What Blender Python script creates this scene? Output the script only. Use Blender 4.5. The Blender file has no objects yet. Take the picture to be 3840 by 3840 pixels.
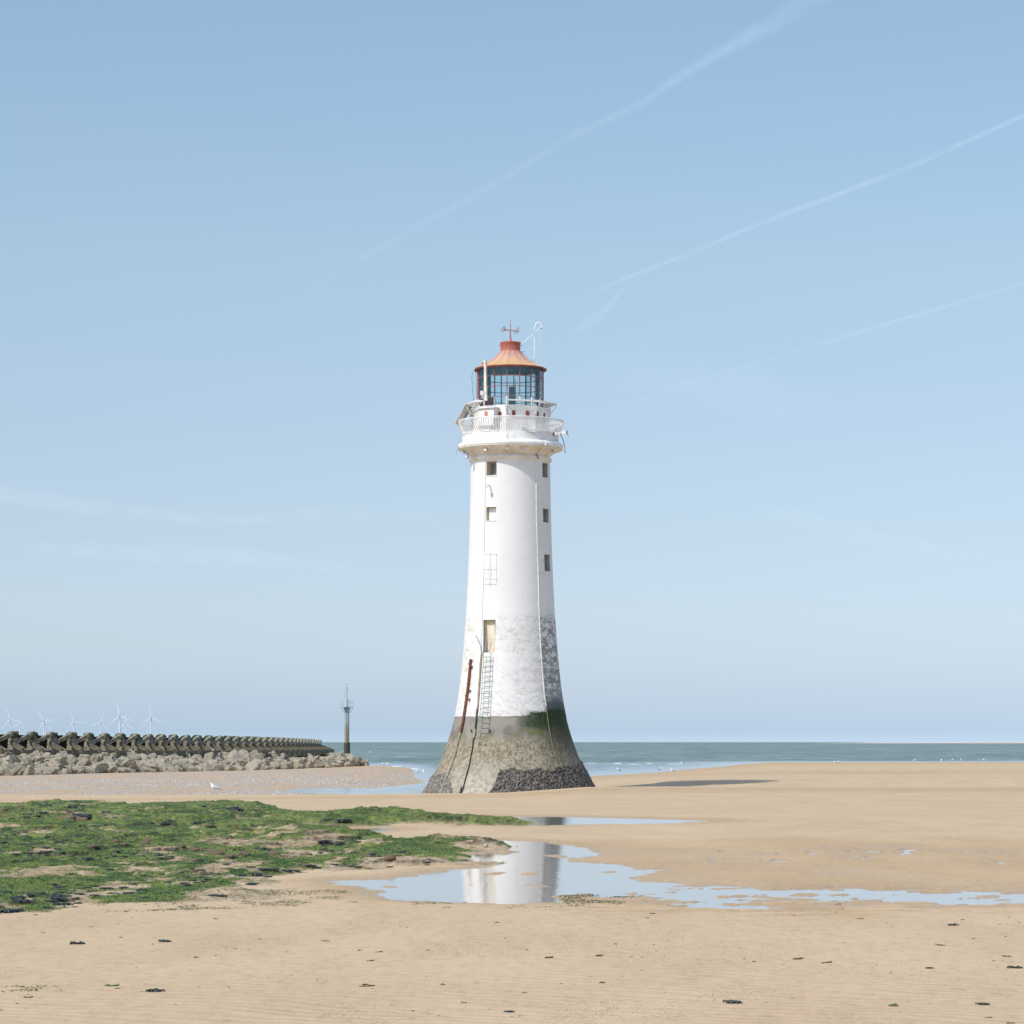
import bpy, bmesh, math, random
import numpy as np
from mathutils import Vector, Matrix
R = math.radians
C = bpy.context.scene.collection
scene = bpy.context.scene

# ------------------------------------------------------------------ camera, sky, sun, exposure
F, CX, HY, CZ = 11000.0, 1920.0, 2783.0, 3.2      # focal length and horizon of the 3840 px picture, eye height
cam_d = bpy.data.cameras.new("camera"); cam = bpy.data.objects.new("camera", cam_d); C.objects.link(cam)
cam.location = (0, 0, CZ); cam.rotation_euler = (R(90), 0, 0)
cam_d.sensor_width = 36; cam_d.lens = 36*F/3840; cam_d.shift_y = (HY-1920)/3840
cam_d.clip_start = 0.5; cam_d.clip_end = 400000
scene.camera = cam
scene.render.resolution_x = scene.render.resolution_y = 1024
SUN_EL, SUN_AZ = 50.0, -133.0                     # azimuth clockwise from +Y
w = bpy.data.worlds.new("World"); scene.world = w; w.use_nodes = True
nt = w.node_tree; nt.nodes.clear()
sky = nt.nodes.new("ShaderNodeTexSky"); sky.sky_type = 'NISHITA'; sky.sun_disc = False
sky.sun_elevation = R(SUN_EL); sky.sun_rotation = R(SUN_AZ)
sky.air_density = 1.0; sky.dust_density = 0.6; sky.ozone_density = 1.6
tc = nt.nodes.new("ShaderNodeTexCoord"); sx = nt.nodes.new("ShaderNodeSeparateXYZ")
nt.links.new(tc.outputs["Generated"], sx.inputs[0])
ramp = nt.nodes.new("ShaderNodeValToRGB")
mr = nt.nodes.new("ShaderNodeMapRange"); mr.inputs[1].default_value = 0; mr.inputs[2].default_value = 0.5
nt.links.new(sx.outputs[2], mr.inputs[0]); nt.links.new(mr.outputs[0], ramp.inputs[0])
SKYTUNE = [(0.0, (0.79, 1.04, 1.63)), (0.008, (0.65, 0.865, 1.39)), (0.033, (0.635, 0.775, 1.19)), (0.07, (0.68, 0.755, 1.03)), (0.142, (0.74, 0.757, 0.889)),
 (0.214, (0.826, 0.797, 0.859)), (0.322, (0.944, 0.917, 0.876)), (0.49, (1.01, 1.0, 0.937)), (0.8, (1.6, 1.6, 1.54))]
els = ramp.color_ramp.elements
while len(els) < len(SKYTUNE): els.new(0.5)
for e, (p, c) in zip(els, SKYTUNE): e.position = p
for e, (p, c) in zip(els, SKYTUNE): e.color = (c[0]/2.5, c[1]/2.5, c[2]/2.5, 1)
mul = nt.nodes.new("ShaderNodeMixRGB"); mul.blend_type = 'MULTIPLY'; mul.inputs[0].default_value = 1
nt.links.new(sky.outputs[0], mul.inputs[1]); nt.links.new(ramp.outputs[0], mul.inputs[2])
bg = nt.nodes.new("ShaderNodeBackground"); bg.inputs[1].default_value = 0.15
out = nt.nodes.new("ShaderNodeOutputWorld")
sc = nt.nodes.new('ShaderNodeVectorMath'); sc.operation = 'SCALE'; sc.inputs[3].default_value = 2.5; nt.links.new(mul.outputs[0], sc.inputs[0]); nt.links.new(sc.outputs[0], bg.inputs[0]); nt.links.new(bg.outputs[0], out.inputs[0])
sd = bpy.data.lights.new("sun", 'SUN'); sd.energy = 3.6; sd.angle = R(0.53); sd.color = (1, 0.965, 0.91)
sun = bpy.data.objects.new("sun", sd); C.objects.link(sun)
sdir = Vector((math.sin(R(SUN_AZ))*math.cos(R(SUN_EL)), math.cos(R(SUN_AZ))*math.cos(R(SUN_EL)), math.sin(R(SUN_EL))))
sun.rotation_euler = sdir.to_track_quat('Z', 'Y').to_euler(); sun.location = (-60, -60, 80)
scene.view_settings.view_transform = 'Standard'; scene.view_settings.look = 'None'
scene.view_settings.exposure = 0.0; scene.view_settings.gamma = 1.0
scene.render.engine = 'CYCLES'

# ------------------------------------------------------------------ helpers
rng = np.random.default_rng(7); random.seed(7)
def tag(o, label=None, cat=None, group=None, kind=None):
    if label: o['label'] = label
    if cat: o['category'] = cat
    if group: o['group'] = group
    if kind: o['kind'] = kind
    return o
def empty(name, loc=(0, 0, 0), rz=0.0):
    o = bpy.data.objects.new(name, None); C.objects.link(o); o.location = loc; o.rotation_euler = (0, 0, rz); return o
def mkmesh(name, V, Q, mat, parent=None, smooth=False, cols=None):
    V = np.asarray(V, dtype=np.float32).reshape(-1, 3); me = bpy.data.meshes.new(name)
    if isinstance(Q, np.ndarray):
        k = Q.shape[1]; me.vertices.add(len(V)); me.vertices.foreach_set("co", V.ravel())
        me.loops.add(Q.size); me.loops.foreach_set("vertex_index", Q.ravel().astype(np.int32))
        me.polygons.add(len(Q)); me.polygons.foreach_set("loop_start", np.arange(0, Q.size, k, dtype=np.int32))
        me.polygons.foreach_set("loop_total", np.full(len(Q), k, dtype=np.int32))
    else:
        me.from_pydata([tuple(map(float, v)) for v in V], [], Q)
    me.update(calc_edges=True); me.validate()
    if smooth: me.polygons.foreach_set("use_smooth", np.ones(len(me.polygons), dtype=bool))
    if cols:
        for an, arr in cols.items():
            arr = np.asarray(arr, dtype=np.float32)
            if arr.ndim == 1:
                a = me.attributes.new(an, 'FLOAT', 'POINT'); a.data.foreach_set("value", arr)
            else:
                a = me.attributes.new(an, 'FLOAT_COLOR', 'POINT')
                a.data.foreach_set("color", np.concatenate([arr, np.ones((len(arr), 1), np.float32)], 1).ravel())
    if mat: me.materials.append(mat)
    o = bpy.data.objects.new(name, me); C.objects.link(o)
    if parent: o.parent = parent
    return o
def dup(o, parent=None):
    c = o.copy(); C.objects.link(c)
    if parent is not None: c.parent = parent
    for ch in list(o.children): dup(ch, c)
    return c
class MB:
    """collects boxes, tubes and lathes into one mesh"""
    def __init__(s): s.v = []; s.f = []
    def add(s, vs, fs):
        n = len(s.v); s.v += [tuple(v) for v in vs]; s.f += [tuple(i+n for i in f) for f in fs]; return s
    def box(s, c, size, M=None, taper=1.0):
        x, y, z = size[0]/2, size[1]/2, size[2]/2; vs = []
        for dz in (-1, 1):
            t = taper if dz > 0 else 1
            for dx, dy in ((-1, -1), (1, -1), (1, 1), (-1, 1)):
                p = Vector((dx*x*t, dy*y*t, dz*z))
                if M: p = M @ p
                vs.append(p+Vector(c))
        return s.add(vs, [(3, 2, 1, 0), (4, 5, 6, 7), (0, 1, 5, 4), (1, 2, 6, 5), (2, 3, 7, 6), (3, 0, 4, 7)])
    def hexa(s, pts):   # 8 corners: bottom ring then top ring
        return s.add(pts, [(3, 2, 1, 0), (4, 5, 6, 7), (0, 1, 5, 4), (1, 2, 6, 5), (2, 3, 7, 6), (3, 0, 4, 7)])
    def bar(s, a, b, wx, wy):   # rectangular bar from a to b
        a = Vector(a); b = Vector(b); d = (b-a); L = d.length; M = d.to_track_quat('Z', 'Y').to_matrix()
        return s.box((a+b)/2, (wx, wy, L), M)
    def tube(s, pts, r, n=6, caps=True):
        pts = [Vector(p) for p in pts]; rs = r if isinstance(r, (list, tuple)) else [r]*len(pts); vs = []; fs = []
        for i, p in enumerate(pts):
            d = (pts[min(i+1, len(pts)-1)]-pts[max(i-1, 0)]).normalized(); q = d.to_track_quat('Z', 'Y')
            for k in range(n):
                a = 2*math.pi*k/n; vs.append(p + q @ Vector((math.cos(a)*rs[i], math.sin(a)*rs[i], 0)))
        for i in range(len(pts)-1):
            for k in range(n):
                k2 = (k+1) % n; fs.append((i*n+k, i*n+k2, (i+1)*n+k2, (i+1)*n+k))
        if caps: fs.append(tuple(reversed(range(n)))); fs.append(tuple(range((len(pts)-1)*n, len(pts)*n)))
        return s.add(vs, fs)
    def lathe(s, prof, n=64, a0=0.0, c=(0, 0, 0), close=False):
        vs = []; fs = []
        for r, z in prof:
            for k in range(n):
                a = a0+2*math.pi*k/n; vs.append((c[0]+r*math.sin(a), c[1]-r*math.cos(a), c[2]+z))
        for i in range(len(prof)-1):
            for k in range(n):
                k2 = (k+1) % n; fs.append((i*n+k, i*n+k2, (i+1)*n+k2, (i+1)*n+k))
        if close: fs.append(tuple(reversed(range(n)))); fs.append(tuple(range((len(prof)-1)*n, len(prof)*n)))
        return s.add(vs, fs)
    def build(s, name, mat, parent=None, smooth=False, bevel=0):
        me = bpy.data.meshes.new(name); me.from_pydata([tuple(v) for v in s.v], [], s.f); me.update()
        if bevel:
            bm = bmesh.new(); bm.from_mesh(me)
            bmesh.ops.bevel(bm, geom=bm.edges[:], offset=bevel, segments=1, affect='EDGES'); bm.to_mesh(me); bm.free()
        if smooth:
            me.polygons.foreach_set("use_smooth", [True]*len(me.polygons))
            try: me.set_sharp_from_angle(angle=R(38))
            except Exception: pass
        if mat: me.materials.append(mat)
        o = bpy.data.objects.new(name, me); C.objects.link(o)
        if parent: o.parent = parent
        return o
def _h(ix, iy, iz, seed):
    n = (ix.astype(np.int64)*374761393 + iy.astype(np.int64)*668265263 + iz.astype(np.int64)*2147483647 + seed*974634777) & 0xffffffff
    n = ((n ^ (n >> 13))*1274126177) & 0xffffffff; n = ((n ^ (n >> 15))*2246822519) & 0xffffffff
    return ((n ^ (n >> 16)) & 0xffffff)/float(0xffffff)
def vn(x, y, z=None, seed=0):
    x = np.asarray(x, float); y = np.asarray(y, float); z = np.zeros_like(x) if z is None else np.asarray(z, float)
    xi, yi, zi = np.floor(x), np.floor(y), np.floor(z); fx, fy, fz = x-xi, y-yi, z-zi
    ux, uy, uz = fx*fx*(3-2*fx), fy*fy*(3-2*fy), fz*fz*(3-2*fz); r = 0
    for a in (0, 1):
        for b in (0, 1):
            for c in (0, 1):
                r = r + _h(xi+a, yi+b, zi+c, seed)*(ux if a else 1-ux)*(uy if b else 1-uy)*(uz if c else 1-uz)
    return r
def fbm(x, y, z=None, o=4, seed=0, g=0.5):
    s = 0; a = 1; t = 0; x = np.asarray(x, float); y = np.asarray(y, float); z = None if z is None else np.asarray(z, float)
    for i in range(o):
        s = s + a*vn(x, y, z, seed+i*17); t += a; a *= g; x = x*2.03+11.3; y = y*2.03+5.7; z = None if z is None else z*2.03+3.1
    return s/t
def ss(a, b, x):
    t = np.clip((np.asarray(x, float)-a)/(b-a), 0, 1); return t*t*(3-2*t)
def lerp(a, b, t): return a+(b-a)*t
# the beach falls gently from the camera to the tower: level by the pools, then down to the scour around the tower
BK = np.array([(-1e4, 1.90), (12, 1.88), (20, 1.86), (42, 1.86), (46.5, 1.745), (51, 1.74), (52, 1.72), (59.5, 1.72), (80, 1.37), (100, 1.03), (130, 0.62), (150, 0.39), (169, 0.23), (1e6, 0.23)])
def base0(Y): return np.interp(Y, BK[:, 0], BK[:, 1])
_yt = np.concatenate([np.linspace(2, 175, 6000), np.linspace(176, 4000, 800)]); _pt = (CZ-base0(_yt))*F/_yt       # picture drop below the horizon
_pt = np.minimum.accumulate(_pt-np.arange(len(_pt))*1e-7)
def Yof(drop): return np.interp(-np.asarray(drop, float), -_pt, _yt)
def UV(X, Y):        # beach coordinates unrolled onto a flat plane 3.2 m below the eye
    Yc = np.maximum(Y, 6.0); V = CZ*F/((CZ-base0(Yc))*F/Yc); return X/Yc*V, V
def XYw(U, V):
    Y = Yof(CZ*F/np.asarray(V, float)); return np.asarray(U)/V*Y, Y
def gp(px, py, z=0.0):
    Y = (CZ-z)*F/(py-HY); return ((px-CX)*Y/F, Y)
def gpw(px, py): Y = float(Yof(py-HY)); return ((px-CX)*Y/F, Y)
def psd(X, Y, poly):     # signed distance to polygon, positive inside
    P = np.array(poly, float); d = np.full(X.shape, 1e18); ins = np.zeros(X.shape, bool)
    for i in range(len(P)):
        a, b = P[i], P[(i+1) % len(P)]; ex, ey = b-a
        wx, wy = X-a[0], Y-a[1]; t = np.clip((wx*ex+wy*ey)/(ex*ex+ey*ey+1e-12), 0, 1)
        d = np.minimum(d, (wx-ex*t)**2+(wy-ey*t)**2)
        c = ((a[1] > Y) != (b[1] > Y)) & (X < (b[0]-a[0])*(Y-a[1])/(b[1]-a[1]+1e-30)+a[0]); ins ^= c
    return np.where(ins, 1, -1)*np.sqrt(d)
def gpoly(pts): return [gp(x, y) for x, y in pts]

# ---- material helpers
def newmat(name):
    m = bpy.data.materials.new(name); m.use_nodes = True; n = m.node_tree.nodes; n.clear()
    o = n.new("ShaderNodeOutputMaterial"); p = n.new("ShaderNodeBsdfPrincipled"); m.node_tree.links.new(p.outputs[0], o.inputs[0])
    return m, m.node_tree, p, o
def N(nt, t, **kw):
    n = nt.nodes.new(t)
    for k, v in kw.items():
        if k.startswith('i_'):
            key = k[2:]; key = int(key) if key.isdigit() else key; n.inputs[key].default_value = v
        else: setattr(n, k, v)
    return n
def noise(nt, scale, detail=4, rough=0.55, vec=None, dist=0.0):
    n = N(nt, "ShaderNodeTexNoise"); n.inputs["Scale"].default_value = scale; n.inputs["Detail"].default_value = detail
    n.inputs["Roughness"].default_value = rough; n.inputs["Distortion"].default_value = dist
    if vec is None:
        t = N(nt, "ShaderNodeTexCoord"); vec = t.outputs["Object"]
    nt.links.new(vec, n.inputs["Vector"]); return n
def cramp(nt, fac, stops, interp='LINEAR'):
    r = N(nt, "ShaderNodeValToRGB"); r.color_ramp.interpolation = interp; e = r.color_ramp.elements
    while len(e) < len(stops): e.new(0.5)
    for k, (p, c) in zip(e, stops): k.position = p
    for k, (p, c) in zip(e, stops): k.color = (*c, 1)
    nt.links.new(fac, r.inputs[0]); return r
def mixc(nt, fac, a, b, blend='MIX'):
    m = N(nt, "ShaderNodeMixRGB", blend_type=blend)
    for i, v in ((0, fac), (1, a), (2, b)):
        if isinstance(v, (int, float)): m.inputs[i].default_value = v
        elif isinstance(v, tuple): m.inputs[i].default_value = (*v, 1)
        else: nt.links.new(v, m.inputs[i])
    return m
def math_(nt, op, a, b=None, clamp=False):
    m = N(nt, "ShaderNodeMath", operation=op, use_clamp=clamp)
    for i, v in ((0, a), (1, b)):
        if v is None: continue
        if isinstance(v, (int, float)): m.inputs[i].default_value = v
        else: nt.links.new(v, m.inputs[i])
    return m
def bump(nt, p, h, strength=0.3, dist=0.02):
    b = N(nt, "ShaderNodeBump"); b.inputs["Strength"].default_value = strength; b.inputs["Distance"].default_value = dist
    nt.links.new(h, b.inputs["Height"]); nt.links.new(b.outputs[0], p.inputs["Normal"]); return b
def plain(name, col, rough=0.6, var=0.25, scale=6.0, bs=0.15, bd=0.01, metal=0.0, spec=0.4, col2=None):
    m, nt, p, o = newmat(name); n = noise(nt, scale, 5, 0.6)
    c2 = col2 or tuple(c*(1-var) for c in col); c1 = tuple(min(1, c*(1+var*0.35)) for c in col)
    r = cramp(nt, n.outputs[0], [(0.3, c2), (0.65, c1)]); nt.links.new(r.outputs[0], p.inputs["Base Color"])
    p.inputs["Roughness"].default_value = rough; p.inputs["Metallic"].default_value = metal
    p.inputs["Specular IOR Level"].default_value = spec
    n2 = noise(nt, scale*5, 3, 0.6); bump(nt, p, n2.outputs[0], bs, bd); return m
def attrmat(name, attr, rough=0.8, spec=0.2, bs=0.0, bd=0.01, bscale=10, transl=0.0):
    m, nt, p, o = newmat(name); a = N(nt, "ShaderNodeAttribute", attribute_name=attr)
    nt.links.new(a.outputs["Color"], p.inputs["Base Color"]); p.inputs["Roughness"].default_value = rough
    p.inputs["Specular IOR Level"].default_value = spec
    if bs:
        n2 = noise(nt, bscale, 4, 0.6); bump(nt, p, n2.outputs[0], bs, bd)
    return m
# ------------------------------------------------------------------ ground shape
TPX = np.array([-12000, 0, 1000, 1420, 1530, 1640, 1760, 1900, 2200, 2500, 2700, 2900, 3840, 16000], float)
ckpx = [-12000, 0, 800, 1300, 1600, 1880, 2000, 2223, 2600, 3300, 3840, 16000]
cky = [2990, 2989, 2985, 2979, 2976, 2974, 2963, 2950, 2949, 2949, 2949, 2949]
crest = CZ-(np.interp(TPX, ckpx, cky)-HY)*169.0/F
L_ = lambda *a: np.array(a, float)
ROWS = [(-1e5, crest), (169, crest),
 (174, L_(.05, .05, .05, .04, .03, .03, .05, .2, .42, .44, .44, .44, .44, .44)),
 (180, L_(-.04, -.04, -.04, -.06, -.07, -.07, -.05, .1, .26, .26, .28, .30, .32, .32)),
 (186, L_(-.12, -.12, -.13, -.15, -.20, -.25, -.30, -.15, .28, .30, .34, .38, .4, .4)),
 (191, L_(-.13, -.13, -.15, -.18, -.24, -.32, -.40, -.25, .25, .50, .58, .58, .58, .58)),
 (197, L_(-.13, -.14, -.18, -.27, -.34, -.42, -.5, -.4, .38, .68, .68, .68, .68, .68)),
 (210, L_(-.08, -.10, -.17, -.25, -.30, -.33, -.5, -.4, .36, .62, .66, .66, .66, .66)),
 (226, L_(-.06, -.06, -.10, -.14, -.24, -.26, -.6, -.5, .22, .5, .6, .62, .62, .62)),
 (255, L_(-.05, -.05, -.06, -.10, -.13, -.24, -.7, -.7, .0, .25, .42, .5, .5, .5)),
 (290, L_(-.03, -.03, -.05, -.08, -.15, -.36, -.8, -.8, -.2, -.02, .25, .4, .42, .42)),
 (350, L_(0, 0, -.0, -.05, -.13, -.5, -.9, -.9, -.5, -.24, -.02, .22, .28, .28)),
 (395, L_(-.0, -.0, -.0, -.08, -.21, -.6, -.9, -.9, -.6, -.4, -.17, .05, .16, .16)),
 (430, L_(-.2, -.2, -.2, -.26, -.4, -.7, -.9, -.9, -.6, -.5, -.26, -.02, .08, .08)),
 (495, L_(-.6, -.6, -.6, -.7, -.8, -.9, -.9, -.9, -.8, -.6, -.4, -.19, -.16, -.14)),
 (560, 0*TPX-1.0), (1e6, 0*TPX-5.0)]
RY = np.array([r[0] for r in ROWS]); RZ = np.array([r[1] for r in ROWS])
def base_h(X, Y):
    px = np.clip(CX+F*X/np.maximum(Y, 10), -12000, 16000)
    i = np.clip(np.searchsorted(RY, Y)-1, 0, len(RY)-2); t = np.clip((Y-RY[i])/(RY[i+1]-RY[i]), 0, 1)
    t = np.where(Y < 185, t*t*(3-2*t), t)
    j = np.clip(np.searchsorted(TPX, px)-1, 0, len(TPX)-2); u = np.clip((px-TPX[j])/(TPX[j+1]-TPX[j]), 0, 1)
    far = (RZ[i, j]*(1-u)+RZ[i, j+1]*u)*(1-t) + (RZ[i+1, j]*(1-u)+RZ[i+1, j+1]*u)*t
    return np.where(Y < 169, base0(Y)+(far-0.23)*ss(100, 169, Y), far)
BIG = gpoly([(1235, 3302), (1330, 3294), (1500, 3290), (1600, 3278), (1700, 3260), (1790, 3254), (1900, 3244), (1840, 3232), (1770, 3222), (1748, 3212),
 (1790, 3202), (1850, 3192), (1900, 3182), (1880, 3166), (1850, 3146), (1960, 3150), (2060, 3158), (2110, 3166), (2180, 3176), (2250, 3196),
 (2240, 3206), (2120, 3214), (2140, 3230), (2260, 3234), (2330, 3240), (2345, 3252), (2400, 3262), (2470, 3256), (2400, 3272), (2340, 3284),
 (2380, 3300), (2480, 3306), (2520, 3318), (2440, 3330), (2330, 3350), (2290, 3362), (2200, 3356), (2130, 3350), (2090, 3352), (2060, 3372),
 (1980, 3380), (1850, 3382), (1700, 3380), (1560, 3372), (1450, 3362), (1395, 3352), (1425, 3336), (1440, 3326), (1360, 3318), (1280, 3312)])
RIB = gpoly([(2440, 3322), (2600, 3322), (2800, 3326), (2950, 3328), (3100, 3330), (3250, 3332), (3400, 3336), (3600, 3342), (3840, 3352), (4400, 3372),
 (4400, 3400), (3840, 3386), (3640, 3388), (3500, 3384), (3300, 3388), (3100, 3382), (2960, 3384), (2860, 3400), (2720, 3398), (2600, 3388), (2480, 3366), (2380, 3346)])
MIDP = gpoly([(1730, 3060), (1900, 3060), (2050, 3060), (2200, 3063), (2400, 3068), (2560, 3073), (2640, 3078), (2520, 3083), (2350, 3087), (2150, 3089), (2000, 3094), (1880, 3092), (1760, 3080)])
LP1 = gpoly([(1170, 3106), (1250, 3102), (1400, 3103), (1460, 3110), (1400, 3117), (1300, 3122), (1200, 3116)])
LP2 = gpoly([(905, 3006), (960, 2998), (1030, 2998), (1000, 3006), (950, 3012)])
PATCH = gpoly([(2560, 3180), (3000, 3175), (3500, 3170), (3780, 3180), (3760, 3250), (3300, 3262), (2800, 3250), (2560, 3225)])
ISL = [gpoly(p) for p in (
 [(1792, 3272), (1850, 3264), (1920, 3266), (1900, 3275), (1830, 3278)], [(1920, 3274), (1980, 3264), (2030, 3266), (2040, 3274), (1980, 3280)],
 [(1935, 3310), (2040, 3310), (2090, 3320), (2000, 3322)], [(2025, 3204), (2120, 3200), (2160, 3212), (2060, 3210)],
 [(1848, 3190), (1900, 3184), (1960, 3190), (1900, 3204), (1860, 3202)], [(2230, 3264), (2330, 3262), (2320, 3269), (2250, 3269)],
 [(1435, 3318), (1495, 3318), (1490, 3324), (1450, 3324)], [(2110, 3348), (2200, 3344), (2260, 3352), (2160, 3362)])]
REEF = gpoly([(-2500, 3046), (0, 3034), (300, 3028), (600, 3026), (850, 3014), (1000, 3024), (1060, 3040), (1180, 3058), (1330, 3045), (1500, 3048), (1600, 3058), (1790, 3066), (1990, 3086),
 (1900, 3096), (1750, 3096), (1600, 3104), (1440, 3106), (1300, 3108), (1180, 3110), (1170, 3128), (1350, 3140), (1480, 3142), (1500, 3148), (1640, 3142), (1850, 3158), (1960, 3170), (1840, 3180),
 (1790, 3196), (1740, 3214), (1880, 3232), (1750, 3244), (1560, 3250), (1300, 3262), (1100, 3285), (950, 3335), (1040, 3368), (900, 3385), (640, 3388), (300, 3395), (110, 3425), (-2500, 3520)])
GAP = gpoly([(1180, 3099), (1430, 3099), (1500, 3090), (1620, 3086), (1700, 3098), (1760, 3104), (1800, 3126), (1600, 3134), (1400, 3128), (1190, 3121)])
def pools(X, Y):
    n = (fbm(X*1.3, Y*1.1, o=5, seed=3, g=.58)-0.5)*1.6
    d = np.full(X.shape, -9.0)
    d = np.maximum(d, psd(X, Y, BIG)+n*0.75)
    nr = (fbm(X*1.1, Y*1.5, o=5, seed=9, g=.6)-0.5)
    d = np.maximum(d, np.minimum(psd(X, Y, RIB)*0.45, 0.42)+nr*3.4+0.02+0.5*ss(9.3, 11, X))
    d = np.maximum(d, psd(X, Y, MIDP)*0.5+n*0.4); d = np.maximum(d, psd(X, Y, LP1)+n*0.3)
    n2 = fbm(X*1.6+9, Y*0.5, o=4, seed=31)
    d = np.maximum(d, np.where(psd(X, Y, PATCH) > 0, (n2-0.715)*6, -9))
    for p in ISL: d = np.minimum(d, -(psd(X, Y, p)+0.12+n*0.25)*1.6+0.25)
    return d
WLEV = -0.035
def ground_h(X, Y, fine=True):
    X = np.asarray(X, float); Y = np.asarray(Y, float)
    U, V = UV(X, Y); k = np.clip(Y/V, 0.3, 1)
    z = base_h(X, Y) + (fbm(X*0.12, Y*0.05, o=3, seed=5)-0.5)*0.05*ss(100, 150, Y)
    near = 1-ss(70, 100, Y)
    z = z + k*near*((fbm(U*0.25, V*0.12, o=3, seed=21)-0.5)*0.03 + 0.012)
    d = pools(U, V); z = z - k*ss(-0.9, 0.9, d)*0.105*near
    return z, d
def reef_mask(X, Y):
    n = (fbm(X*0.8, Y*0.45, o=4, seed=41)-0.5)
    d = psd(X, Y, REEF)+n*2.6
    return np.minimum(d, -psd(X, Y, GAP)*0.9+n*1.5)
def reef_rel(X, Y):
    py = HY+CZ*F/np.maximum(Y, 20); px = CX+F*X/np.maximum(Y, 20)
    m = reef_mask(X, Y)
    H = np.interp(py, [3000, 3060, 3130, 3200, 3260, 3330, 3420], [.30, .36, .34, .30, .2, .13, .14])
    H = H*1.05*np.where(py > 3180, np.interp(px, [0, 900, 1500, 1900], [1.15, 1, .6, .4]), 1)
    n = fbm(X*0.33+3, Y*0.17, o=4, seed=51); t = n*5.5+0.25*fbm(X*2.2, Y*1.2, o=2, seed=55); fr = t-np.floor(t)
    terr = (np.floor(t)+ss(0.72, 0.98, fr)+0.22*fr)/5.5
    lump = fbm(X*0.9, Y*0.5, o=4, seed=61)
    h = H*(0.25+1.15*np.clip((terr-0.25)*1.5, 0, 1)+0.28*(lump-0.45)) + 0.085*(fbm(X*4.5, Y*3.0, o=4, seed=63, g=.6)-0.5)
    e = ss(-0.1, 1.1, m)
    return h*e - 0.16*(1-ss(-0.5, 0.15, m)) , m
def surf_h(X, Y):
    X = np.asarray(X, float); Y = np.asarray(Y, float); z, d = ground_h(X, Y); U, V = UV(X, Y); r, m = reef_rel(U, V)
    return np.where((m > -0.5) & (Y < 130), np.maximum(z, z+r*np.clip(Y/V, .3, 1)), z)
def place(px, py):
    """where the line of sight through a picture point meets the ground"""
    px = np.atleast_1d(np.asarray(px, float)); py = np.atleast_1d(np.asarray(py, float))
    k = (py-HY)/F; Y = np.full(px.shape, 9.0); hit = np.zeros(px.shape, bool); step = 1.006
    Yh = Y.copy()
    for _ in range(700):
        zz = CZ-k*Y; g = surf_h((px-CX)/F*Y, Y); h = (zz <= g) & ~hit
        Yh = np.where(h, Y, Yh); hit |= h; Y = np.where(hit, Y, Y*step)
        if hit.all(): break
    lo, hi = Yh/step, Yh
    for _ in range(8):
        mid = (lo+hi)/2; c = (CZ-k*mid) <= surf_h((px-CX)/F*mid, mid); hi = np.where(c, mid, hi); lo = np.where(c, lo, mid)
    X = (px-CX)/F*hi; return X, hi, surf_h(X, hi)

def fan(pxs, Ys):
    PX, YY = np.meshgrid(pxs, Ys); XX = (PX-CX)/F*np.maximum(YY, 9.0); return XX, YY
def gridq(nr, nc):
    i = np.arange(nr-1)[:, None]*nc+np.arange(nc-1)[None, :]; i = i.ravel()
    return np.stack([i, i+1, i+nc+1, i+nc], 1)
pxs = np.concatenate([[-12000, -7000, -4000, -2500], np.arange(-1500, -40, 60), np.arange(-40, 3881, 5.5), np.arange(3900, 5400, 60), [6500, 8000, 11000, 16000]])
pyn = np.concatenate([np.arange(4260, 3130, -2.4), np.arange(3130, 2978, -0.7)]); pys = np.arange(2996, 2846, -0.8)
Ys = np.concatenate([[-60, -20, -5, 0, 4, 7], Yof(pyn-HY), CZ*F/(pys-HY), [620, 900]])
Ys = np.unique(Ys)
XX, YY = fan(pxs, Ys); ZZ, DD = ground_h(XX, YY)
PXX = CX+F*XX/np.maximum(YY, 9); PYY = HY+np.where(YY < 169, (CZ-base0(YY)), CZ-0.0)*F/np.maximum(YY, 9)
# wetness: damp margins of pools, the damp flat right of the pools, the low shell bank
wet = ss(-1.9, 0.1, DD)*0.95
wet = np.maximum(wet, 0.62*ss(3125, 3180, PYY)*(1-ss(3330, 3400, PYY))*ss(1900, 2300, PXX)*(0.5+fbm(XX*1.2, YY*0.5, o=3, seed=71)))
wet = np.maximum(wet, ss(0.25, -0.15, ZZ)*ss(180, 186, YY)*0.55)
band = fbm(XX*0.02, YY*0.11, o=3, seed=73)
wet = np.maximum(wet, 0.45*ss(0.5, 0.62, band)*ss(120, 150, YY))
wet = np.maximum(wet, 0.75*np.exp(-((YY-155)/7.0)**2)*ss(1500, 2000, PXX))
wet = np.clip(wet, 0, 1)
rip = 1-ss(13, 23, YY)*0.97
shell = ss(184, 190, YY)*(1-ss(330, 400, YY))*(1-ss(1540, 1620, PXX))
m, nt, p, o = newmat("sand")
wa = N(nt, "ShaderNodeAttribute", attribute_name="wet"); sa = N(nt, "ShaderNodeAttribute", attribute_name="shell")
tcs = N(nt, "ShaderNodeTexCoord"); mp = N(nt, "ShaderNodeMapping"); mp.inputs["Scale"].default_value = (1, 0.35, 1); nt.links.new(tcs.outputs["Object"], mp.inputs[0])
n1 = noise(nt, 0.6, 5, 0.6, mp.outputs[0]); n2 = noise(nt, 13, 6, 0.7, mp.outputs[0])
DRY = cramp(nt, n1.outputs[0], [(0.35, (0.494, 0.350, 0.201)), (0.65, (0.545, 0.400, 0.242))])
WET = cramp(nt, n1.outputs[0], [(0.35, (0.435, 0.270, 0.112)), (0.65, (0.475, 0.305, 0.136))])
c = mixc(nt, wa.outputs["Fac"], DRY.outputs[0], WET.outputs[0])
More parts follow.
